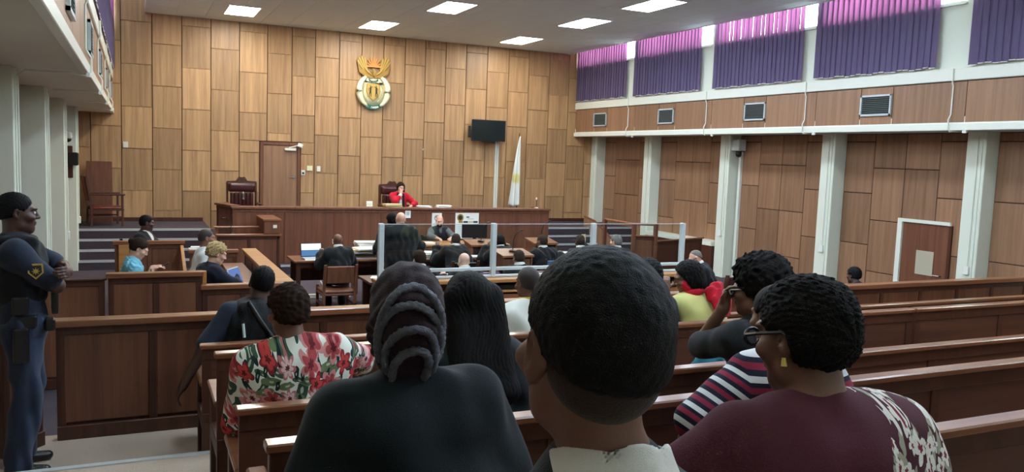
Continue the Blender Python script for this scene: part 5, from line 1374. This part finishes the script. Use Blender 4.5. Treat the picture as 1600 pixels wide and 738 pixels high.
# woman with cornrows and glasses
h = Human(kn=0.31, seat=0.42, lean=12, head=(16, -12, 0), hl=(-.2, .29, .62), hr=(.2, .29, .62), hintl=(-1, 0, -.3), w=1.62, belly=.03)
o = person('woman with cornrows and dark glasses in a maroon blouse with white flower sprays', 1.32, 1.17, .561, -6, h, 'brown', .005)
shirt(h, o, floral_maroon(), .0065, .030, .98, 51, name='blouse', fold=.005, wl=.16); trousers(h, o, DKT, .01); shoes(h, o, SHOE, .008)
F = h.hair_short(.016, front=.058, nape=-.075, k=.01)
def rows(P):
    q = (P-h.hc)@h.Rh.astype(np.float32); x = q[:, 0]; y = q[:, 1]; z = q[:, 2]
    a = np.arctan2(x, z+.02)
    return .0050*np.abs(np.sin(a*5.2+.35*np.sin(y*30)))-.003
F.disp = mixdisp(rows, waves(57, .0022, .010, 12)); put(F, 'cornrow_hair', .0032, hairmat('coil'), o)
glasses(h, o, 'black', .0045)
m = MB(); m.tube([Vector(h.H(-.080, -.006, -.040)), Vector(h.H(-.083, -.006, -.058))], [.004, .007], 8); m.build('earring', M['gold'], o)

# person in the striped shirt
h = Human(kn=0.27, sc=0.95, seat=0.42, lean=24, side=3, head=(6, -10, 0), hl=(-.30, .32, .60), hintl=(-1, -.2, -.5), w=1.12)
o = person('person in a red, white and navy striped shirt, head hidden behind the cornrowed woman', 2.16, 2.1, .431, -6, h, 'brown', .008)
shirt(h, o, striped(), .0065, .026, .98, 61); trousers(h, o, DKT, .009); shoes(h, o, SHOE, .008)
hair(h, o, 'black', .006, .01)

# person with an afro, hand at the mouth
h = Human(kn=0.27, seat=0.42, lean=8, head=(28, -6, 0), hl=(-.12, .20, 1.08), hintl=(-.15, .3, -1), w=1.02)
o = person('person with a rounded afro and black top, hand raised to the mouth', 2.78, 2.98, .311, 4, h, 'brown', .006, curl=(.8, .5), dirn=((.25, -.05, 1), None), palm=((.3, -1, 0), None))
shirt(h, o, cloth('faded_black', (26,28,33)), .0075, .02, .95, 71); trousers(h, o, DKT, .009); shoes(h, o, SHOE, .008)
F = Field(); F.ell(h.H(0, -.035, .065), (.135, .148, .128), .03, rot=h.Rh); F.half(h.H(0, .062, .04), h.Rh@nrm([0, -.75, .55]), .03); F.half(h.H(0, 0, -.06), h.Rh@nrm([0, -.3, 1]), .03)
F.disp = mixdisp(waves(73, .006, .035, 12), waves(75, .003, .014, 12)); put(F, 'afro_hair', .005, hairmat('coil'), o)
glasses(h, o, 'alu_grey', .003)

# bald man in the white T-shirt
h = Human(kn=0.31, seat=0.4, lean=14, head=(4, -8, 0), hr=(.2, .30, .60), w=1.14, sc=0.92)
o = person('bald man in a white shirt with a yellow neckband, seen from behind', 2.4, 4.72, .171, 0, h, 'brown', .006)
shirt(h, o, WHT, .007, .022, .9, 81, name='t_shirt', fold=.006, wl=.12); trousers(h, o, DKT, .009); shoes(h, o, SHOE, .008)
collar(h, o, cloth('yellow_trim', (206,166,60)), .006, .070, .012, 1.8, 'neckband', .034)
F = h.hair_short(.002, nape=-.04); put(F, 'stubble_hair', .005, cloth('stubble', (52,44,42), .55), o)

# woman in yellow with the red scarf
h = Human(kn=0.31, sc=0.92, seat=0.4, lean=18, head=(58, -20, -6), w=.98, hl=(-.1, .34, .95), hintl=(-1, 0, -1))
o = person('woman with a black bob and red scarf over a pale yellow top', 3.85, 4.8, .171, 6, h, 'brown', .006, curl=(.7, .5), dirn=((.2, .3, 1), None))
shirt(h, o, cloth('pale_yellow', (204,200,128)), .007, .020, 1.0, 91, name='blouse'); trousers(h, o, DKT, .009); shoes(h, o, SHOE, .008)
F = Field(); F.ell(h.H(0, -.025, .035), (.092, .112, .098), .02, rot=h.Rh); F.ell(h.H(0, -.065, -.06), (.098, .075, .085), .05, rot=h.Rh)
for q in (-1, 1): F.cone(h.H(q*.07, -.01, .0), h.H(q*.085, .01, -.10), .03, .02, .03)
F.half(h.H(0, .05, .04), h.Rh@nrm([0, -.8, .4]), .01); F.disp = waves(93, .003, .016, 8, (1, 1, .1)); put(F, 'bob_hair', .005, hairmat('black'), o)
RED = cloth('red_scarf', (176,18,38))
F = Field(); ax = nrm(h.hc-h.nb); F.torus(h.nb+ax*.02, ax, .078, .022, sx=1.6)
P = lambda a, b, c: h.chest+h.rt*a+h.up*b-h.fw*c
F.cone(P(.06, .14, .14), P(.10, -.03, .185), .05, .055, .03, flat=.45, fdir=(0, 1, 0)); F.cone(P(.09, .13, .14), P(.16, .02, .17), .04, .05, .02, flat=.5, fdir=(0, 1, 0))
F.ell(P(.13, .17, .12), (.06, .045, .05), .03); F.disp = waves(95, .006, .06, 8, (1, 1, .4)); put(F, 'scarf', .006, RED, o)
F = Field(); F.ell(h.H(-.074, .035, -.045), (.022, .032, .045), .02, rot=h.Rh); F.ell(h.H(-.070, .02, -.09), (.025, .03, .035), .02, rot=h.Rh); F.disp = waves(96, .004, .03); put(F, 'scarf_knot', .005, RED, o)

# dark haired person behind the boy
h = Human(kn=0.31, seat=0.4, lean=10, head=(6, -6, 0), w=1.0, sc=0.92)
o = person('person with rounded dark hair just beyond the head of the young man', 3.4, 4.82, .171, 0, h, 'dark', .008)
shirt(h, o, NAVY, .009, .018, 1.0, 101); trousers(h, o, DKT, .01); shoes(h, o, SHOE, .009)
F = h.hair_short(.03, front=.055, nape=-.05); F.disp = waves(103, .004, .02, 10); put(F, 'hair', .006, hairmat('black'), o)

# ------------------------------------------------------------- people of the court
V = .0085
def seat_for(x, y, rz, label, mat='black', wmat='wood_dark', bmat=None, sit=.46):
    return wood_chair(x, y, ZW, rz, label, mat, wmat, w=.46, back=.82)
def lawyer(label, x, y, rz, h, sk, hk, seed, ht=.006, bald=False, hkw={}, vest=None):
    o = person(label, x, y, ZW, rz, h, sk, V)
    robe(h, o, BLK, V, seed); trousers(h, o, DKT, .01); shoes(h, o, SHOE, .009)
    collar(h, o, WHT, .006, .068, .013, 2.4, dz=.050)
    if hk: hair(h, o, hk, .006, ht, .002, **hkw)
    return o
ST = .445
h = Human(seat=ST, lean=22, head=(0, -12, 0), hl=(-.2, .45, .87), hr=(.2, .45, .87), w=1.1, sc=0.88)
o = lawyer('bald robed lawyer seated on the brown board backed chair at the left table', 2.82, 12.12, ZW*0, h, 'brown', None, 201)
m = MB(); m.tube([Vector(h.H(-.088, -.01, .03)), Vector(h.H(-.088, -.012, -.05))], .008, 6); m.build('headset', M['white_pl'], o)
h = Human(stand=True, lean=8, head=(0, -6, 0), hl=(-.22, .30, .85), hr=(.25, .28, .88), hintl=(-1, -.3, -.3), hintr=(1, -.3, -.3), w=1.15, sc=.92, feet=((-.12, 0), (.12, .03)))
o = person('bald lawyer in a long black robe standing behind the first glass panel', 3.61, 11.62, ZW, -3, h, 'light', V)
robe(h, o, BLK, .008, 205, .04, .28, 1.8); trousers(h, o, DKT, .01); shoes(h, o, SHOE, .009); collar(h, o, WHT, .006, .064, .010, 2.0)
h = Human(stand=True, lean=24, head=(10, -10, 0), hl=(-.2, .36, .90), hr=(.2, .36, .90), w=1.0, sc=.90)
o = person('dark haired robed person bending over the files, half hidden by the standing bald lawyer', 3.66, 12.15, ZW, -6, h, 'dark', V)
robe(h, o, BLK, .009, 207, .03, .3, 1.8); trousers(h, o, DKT, .01); shoes(h, o, SHOE, .009); hair(h, o, 'black', .006, .022, .004)
h = Human(seat=ST, lean=32, side=6, head=(0, -16, 8), hl=(-.2, .48, .93), hr=(.22, .46, .93), sc=0.92)
o = lawyer('robed lawyer with a white collar leaning over papers beside the dark fronted lectern', 4.68, 12.08, -4, h, 'brown', 'shorn', 211, .003)
seat_for(4.68, 12.0, 0, 'chair under the lawyer leaning beside the dark fronted lectern')
h = Human(seat=ST, lean=25, head=(0, -22, 4), hl=(-.2, .46, .86), hr=(.2, .46, .86), sc=0.92)
o = lawyer('bald pink headed lawyer bowed low before the purple backed chair', 3.84, 9.42, 0, h, 'pink', None, 213)
h = Human(seat=ST, lean=20, head=(8, -14, 0), hl=(-.2, .46, .86), hr=(.2, .46, .86), sc=0.92)
o = lawyer('brown haired lawyer low behind the glass, below the standing lawyer', 3.29, 9.6, 0, h, 'light', 'brown', 217, .012)
seat_for(3.29, 9.52, 0, 'chair under the brown haired lawyer behind the glass')
h = Human(seat=ST, lean=24, head=(0, -14, 0), hl=(-.2, .46, .86), hr=(.2, .46, .86), sc=0.92)
o = lawyer('lawyer with close cropped grey brown hair in front of the freestanding lectern', 4.7, 9.6, 0, h, 'mid', 'shorn', 219, .002)
seat_for(4.70, 9.52, 0, 'chair under the cropped haired lawyer before the freestanding lectern')
h = Human(seat=ST, lean=20, head=(24, -8, 0), hl=(-.2, .46, .87), hr=(.2, .46, .86), sc=0.92)
o = lawyer('lawyer on the blue grey chair, face turned towards the lecterns', 5.96, 11.42, 0, h, 'mid', 'shorn', 223, .004)
h = Human(seat=ST, lean=20, head=(-6, -8, 0), hl=(-.2, .46, .87), hr=(.15, .35, 1.02), hintr=(1, 0, -.6), sc=0.92)
o = lawyer('dark haired lawyer holding up a manila folder behind the third glass post', 6.61, 11.35, 0, h, 'brown', 'shorn', 227, .004)
m = MB(); P = Vector(h.wrr); m.box((P.x-.02, P.y+.05, P.z-.02), (P.x+.09, P.y+.062, P.z+.20), .002, rot=Matrix.Rotation(.4, 3, 'Z')); 
tag(m.build('folder', M['manila'], None), 'manila folder held up by the dark haired lawyer', 'folder').location = (6.61, 11.35, ZW)
seat_for(6.61, 11.27, 0, 'chair under the lawyer with the manila folder')
h = Human(seat=ST, lean=16, head=(26, -6, 0), hl=(-.2, .46, .87), hr=(.2, .46, .86), sc=0.92)
o = lawyer('grey haired robed lawyer at the window end, by the wooden stand', 7.19, 11.2, 0, h, 'light', 'grey', 229, .010)
seat_for(7.19, 11.12, 0, 'chair under the grey haired lawyer at the window end')
h = Human(seat=ST, lean=40, head=(20, -12, 0), hl=(-.18, .46, .93), hr=(.18, .46, .93), sc=0.92)
o = lawyer('dark haired robed person half hidden by the freestanding lectern', 5.57, 12.08, 0, h, 'dark', 'black', 231, .02)
seat_for(5.57, 12.0, 0, 'chair under the person half hidden by the freestanding lectern')
h = Human(seat=ST, lean=26, head=(14, -30, 0), hl=(-.16, .48, .86), hr=(.12, .50, .86), hintl=(-1, 0, -.3), hintr=(1, 0, -.3), sc=0.92, w=1.1)
o = lawyer('bald lawyer in glasses bent over writing at the window side table', 7.66, 9.42, 50, h, 'light', None, 233)
F = h.hair_short(.004, front=-.02, nape=-.05); put(F, 'grey_hair', .006, hairmat('grey'), o); glasses(h, o, 'black', .003)
# clerk, facing the public
h = Human(seat=ST, lean=8, head=(-14, -14, 0), hl=(-.12, .50, .84), hr=(.16, .50, .84), hintl=(-1, 0, -.4), hintr=(1, 0, -.4), w=1.14, sc=0.92)
o = person('bald bearded clerk in a grey shirt and dark waistcoat seated behind the light desk', 5.52, 15.33, ZW, 176, h, 'light', .007, curl=(.5, .5))
shirt(h, o, cloth('grey_check', (88,92,92)), .008, .016, 1.7, 241); trousers(h, o, DKT, .01); shoes(h, o, SHOE, .009)
F = Field(); h.torso(F, .026)
for q in (-1, 1): F.ell((h.shl if q < 0 else h.shr)+h.rt*q*.05, (.075, .11, .11), .02, 's')
F.ell(h.nb+h.fw*.07-h.up*.05, (.035, .06, .07), .01, 's'); put(F, 'waistcoat', .008, cloth('waistcoat', (26,30,38)), o)
F = Field(); F.ell(h.H(0, .055, -.075), (.052, .055, .048), .02, rot=h.Rh); F.ell(h.H(0, .10, -.060), (.020, .02, .012), .01, 's', rot=h.Rh); put(F, 'beard', .005, hairmat('brown'), o); brows(h, o, 'brown', .004); eyes(h, o)
collar(h, o, cloth('grey_check', (88,92,92)), .006, .064, .009, 1.8)
seat_for(5.52, 15.43, PI, 'dark chair behind the seated clerk', 'black', 'black')
# judge in red
h = Human(seat=0.43, lean=6, head=(10, -16, -6), hr=(.0, .21, .98), hl=(-.20, .34, .72), hintr=(.8, .6, -1), hintl=(-1, 0, -.4), w=1.06, sc=0.92)
o = person('judge in a red robe with black facing and white bands, hand at the mouth', 5.48, 17.93, .2, 176, h, 'light', .007, curl=(.5, .5), dirn=(None, (-.1, -.15, 1)), palm=(None, (0, -1, 0)))
F = Field(); h.torso(F, .034)
for q in (-1, 1): h.arm(F, q, .024, .024, 1.6, k=.04)
F.disp = waves(243, .006, .09, 6, (1, 1, .3)); put(F, 'red_robe', .008, cloth('robe_red', (178,18,40)), o)
trousers(h, o, DKT, .01); shoes(h, o, SHOE, .009)
for q in (-1, 1):
    F = Field(); P = lambda a, b, c: h.chest+h.rt*a+h.up*b+h.fw*c
    F.cone(P(q*.055, .13, .10), P(q*.06, -.14, .155), .035, .04, .02, flat=.4, fdir=(0, 1, 0)); put(F, 'black_facing', .006, BLK, o)
F = Field(); F.cone(P(0, .12, .11), P(0, -.10, .165), .026, .034, .02, flat=.4, fdir=(0, 1, 0)); F.torus(h.nb+h.up*.03, h.up, .064, .012, sx=1.8); put(F, 'white_bands', .006, WHT, o)
F = Field(); F.cone(h.elr*.4+h.wrr*.6, h.wrr-nrm(h.wrr-h.elr)*.02, .040, .042, .02); put(F, 'white_cuff', .006, WHT, o)
F = h.hair_short(.018, front=.05, nape=-.07)
for q in (-1, 1): F.cone(h.H(q*.07, .0, .02), h.H(q*.078, .01, -.07), .022, .014, .02)
F.disp = waves(245, .003, .02, 8); put(F, 'brown_hair', .005, hairmat('brown'), o); eyes(h, o); brows(h, o, 'brown', .004)
papers('held_pages', 5.38, 17.20, .742, .3, .22, 2, 'white pages on the desk in front of the judge', 'papers', seed=61, lay=.02)
# four people in the side dock
mb = MB()
for (x, y, l) in ((.10, 10.9, 'seat'), ): pass
mb.box((-.20, 9.5, ZW+.40), (.20, 11.9, ZW+.44), .006)
t = thing('dock_bench', 'plain wooden bench inside the side dock, under the woman in pale blue', 'bench', (.05, 10.7, ZW), world=True)
mb.build('seat', M['wood'], t)
for y in (9.6, 11.75):
    mb = MB(); mb.box((-.16, y, ZW), (.16, y+.05, ZW+.40), .004); mb.build('leg', M['wood_dark'], t)
t = thing('dock_bench', 'second bench of the side dock, under the blond person at the laptop', 'bench', (.8, 10.7, ZW), world=True)
mb = MB(); mb.box((.58, 9.4, ZW+.40), (.95, 11.25, ZW+.44), .006); mb.build('seat', M['wood'], t)
for y in (9.5, 11.1):
    mb = MB(); mb.box((.62, y, ZW), (.90, y+.05, ZW+.40), .004); mb.build('leg', M['wood_dark'], t)
h = Human(seat=.465, lean=10, head=(0, -34, 0), hl=(-.07, .30, .93), hr=(.07, .30, .93), hintl=(-.8, -.4, -1), hintr=(.8, -.4, -1), w=.92, sc=.97)
o = person('woman in a pale blue puff sleeved top looking down at her phone', -0.1, 10.85, ZW, -92, h, 'light', .0075, curl=(.5, .5), dirn=((.1, .8, .3), (-.1, .8, .3)))
F = Field(); h.torso(F, .014)
for q in (-1, 1):
    a, b = (h.shl, h.ell_) if q < 0 else (h.shr, h.elr); F.ell(a*.72+b*.28, (.088, .085, .095), .03)
F.disp = waves(251, .005, .05, 8); put(F, 'blue_top', .007, cloth('pale_blue', (110,176,196)), o); trousers(h, o, DKT, .01); shoes(h, o, SHOE, .009)
F = h.hair_short(.014, front=.055, nape=-.06); F.ell(h.H(0, -.125, .03), (.04, .04, .04), .02); F.disp = waves(253, .002, .02, 8); put(F, 'tied_hair', .006, hairmat('brown'), o)
m = MB(); m.tube([Vector(h.wrr*.85+h.elr*.15)+Vector((.034*math.cos(a*PI/8), 0, .034*math.sin(a*PI/8))) for a in range(17)], .008, 6, False); m.build('bracelet', M['black'], o)
c_ = (h.wrl+h.wrr)/2+np.array([0, .12, .035])
m = MB(); m.box((c_[0]-.037, c_[1]-.075, c_[2]-.004), (c_[0]+.037, c_[1]+.075, c_[2]+.005), .003, rot=Matrix.Rotation(.5, 3, 'X')); ph = m.build('phone', M['black'], None); ph.location = o.location; ph.rotation_euler = o.rotation_euler
tag(ph, 'dark smartphone held by the woman in pale blue', 'phone')
h = Human(neck=0.05, seat=0.49, lean=-12, head=(26, -8, 0), w=1.12, sc=.98)
o = person('man in a black suit with white shirt and tie behind the side dock', .22, 13.72, ZW, -112, h, 'dark', .0075)
F = Field(); h.torso(F, .022)
for q in (-1, 1): h.arm(F, q, .022, .022, 1.85)
F.ell(h.nb+h.fw*.10-h.up*.10, (.05, .07, .14), .012, 's', rot=h.Rt); F.disp = waves(255, .003, .12); put(F, 'suit_jacket', .008, cloth('suit_black', (18,20,23)), o); trousers(h, o, DKT, .01); shoes(h, o, SHOE, .009)
F = Field(); F.ell(h.chest+h.up*.03+h.fw*.022, (.14, .108, .15), .02, rot=h.Rt); F.torus(h.nb+h.up*.02+h.fw*.01, h.up, .066, .012, sx=2); put(F, 'white_shirt', .007, WHT, o)
F = Field(); F.cone(h.nb+h.fw*.075-h.up*.02, h.chest+h.fw*.135-h.up*.03, .018, .026, .01, flat=.4, fdir=(0, 1, 0)); put(F, 'tie', .006, BLK, o); hair(h, o, 'black', .006, .006)
h = Human(seat=.465, lean=6, head=(-4, -4, 0), hl=(-.14, .22, .72), hr=(.14, .22, .72), w=1.16, sc=1.0, belly=.03)
o = person('bald man in a white short sleeved shirt in the far half of the side dock', 0.8, 11.5, ZW, -84, h, 'mid', .0075)
shirt(h, o, cloth('white_shirt', (216,222,222)), .008, .02, .9, 261); trousers(h, o, cloth('olive', (52,56,48)), .01); shoes(h, o, SHOE, .009)
F = h.hair_short(.002, nape=-.04); put(F, 'stubble_hair', .006, cloth('stubble', (52,44,42), .55), o); collar(h, o, cloth('white_shirt', (216,222,222)), .006, .064, .010, 1.8)
h = Human(seat=.465, lean=14, head=(-8, -22, 0), hl=(-.10, .34, .92), hr=(.10, .36, .92), hintl=(-1, 0, -.4), hintr=(1, 0, -.4), w=1.16, sc=1.0)
o = person('blond haired person in a navy jacket bent over the blue laptop', 0.7, 9.98, ZW, -72, h, 'light', .0075)
F = Field(); h.torso(F, .026)
for q in (-1, 1): h.arm(F, q, .026, .024, 1.9)
F.disp = waves(263, .004, .12); put(F, 'navy_jacket', .008, cloth('jacket_navy', (18,24,38)), o); trousers(h, o, cloth('olive', (52,56,48)), .01); shoes(h, o, SHOE, .009)
F = h.hair_short(.020, front=.06, nape=-.055); F.disp = mixdisp(waves(265, .006, .035, 10), waves(266, .003, .018, 8)); put(F, 'blond_hair', .005, hairmat('blond'), o)
wood_chair(.775, 11.5, ZW, R_(-84), 'chair under the man in the white short sleeved shirt', 'black', 'wood_dark', w=.42, back=.60)
# lone head beyond the barrier on the window side
h = Human(seat=.44, lean=25, head=(0, -10, 0), sc=0.86)
o = person('person whose dark head just shows over the barrier on the window side', 8.72, 7.6, ZW, 10, h, 'dark', .009)
shirt(h, o, NAVY, .01, .018, 1.0, 271); trousers(h, o, DKT, .01); shoes(h, o, SHOE, .009); hair(h, o, 'black', .006, .016, .003)
wood_chair(8.72, 7.52, ZW, R_(10), 'chair under the person beyond the barrier on the window side', 'black', 'black', w=.46, back=.70)
# bags left on the pews
t = thing('backpack', 'teal rounded bag standing on the third pew behind the white cap rail', 'bag', (2.98, 3.66, .602))
F = Field(); F.ell((0, 0, .23), (.135, .095, .24), .02); F.ell((0, .085, .15), (.10, .05, .12), .03); F.half((0, 0, .004), (0, 0, 1), .01); F.disp = waves(281, .005, .08); put(F, 'bag_body', .008, cloth('teal', (44,104,124)), t)
m = MB(); m.tube([(.0+.045*math.cos(a*PI/8), -.01, .465+.035*math.sin(a*PI/8)) for a in range(9)], .009, 8); m.build('carry_loop', M['black'], t)
m = MB(); m.tube([(-.09, .12, .24), (0, .14, .26), (.09, .12, .24)], .006, 6); m.build('zip', M['black'], t)
t = thing('tote_bag', 'grey green cloth bag at the bottom corner of the picture, on the sixth pew', 'bag', (2.02, 1.0, .993))
F = Field(); F.ell((0, 0, .20), (.16, .085, .235), .02); F.half((0, 0, .004), (0, 0, 1), .01); F.disp = waves(283, .008, .09); put(F, 'bag_body', .008, cloth('grey_green', (104,124,124)), t)
m = MB(); m.tube([(-.07, 0, .40), (-.05, 0, .50), (0, .0, .53), (.05, 0, .50), (.07, 0, .40)], .010, 8); m.build('strap', cloth('grey_green', (104,124,124)), t)
# ---------------------------------------------------------------- light and camera
w = bpy.data.worlds.new('sky'); SC.world = w; w.use_nodes = True
bg = w.node_tree.nodes['Background']; bg.inputs[0].default_value = (.86, .92, 1, 1); bg.inputs[1].default_value = 9.0
cam = bpy.data.cameras.new('camera'); co = bpy.data.objects.new('camera', cam); COL.objects.link(co); SC.camera = co
F_, YAW, PIT, ROL = 1273.86, .4362, -.09598, .03649
cam.sensor_fit = 'HORIZONTAL'; cam.sensor_width = 36; cam.lens = 36*F_/1600; cam.clip_start = .05
cy, sy, cp, sp = math.cos(YAW), math.sin(YAW), math.cos(PIT), math.sin(PIT)
fw = Vector((sy*cp, cy*cp, sp)); rt = Vector((cy, -sy, 0)); up = rt.cross(fw)
c, s = math.cos(ROL), math.sin(ROL); r2 = rt*c+up*s; u2 = -rt*s+up*c
co.matrix_world = Matrix(((r2.x, u2.x, -fw.x, 0), (r2.y, u2.y, -fw.y, 0), (r2.z, u2.z, -fw.z, 2.1), (0, 0, 0, 1)))
SC.view_settings.view_transform = 'Standard'; SC.view_settings.look = 'None'; SC.view_settings.gamma = 1; SC.view_settings.use_curve_mapping = False
SC.view_settings.exposure = 1.5
SC.cycles.use_denoising = True; SC.cycles.max_bounces = 8; SC.cycles.transparent_max_bounces = 12; SC.cycles.sample_clamp_indirect = 6
for o in WORLD:
    if '_w' in o: del o['_w']
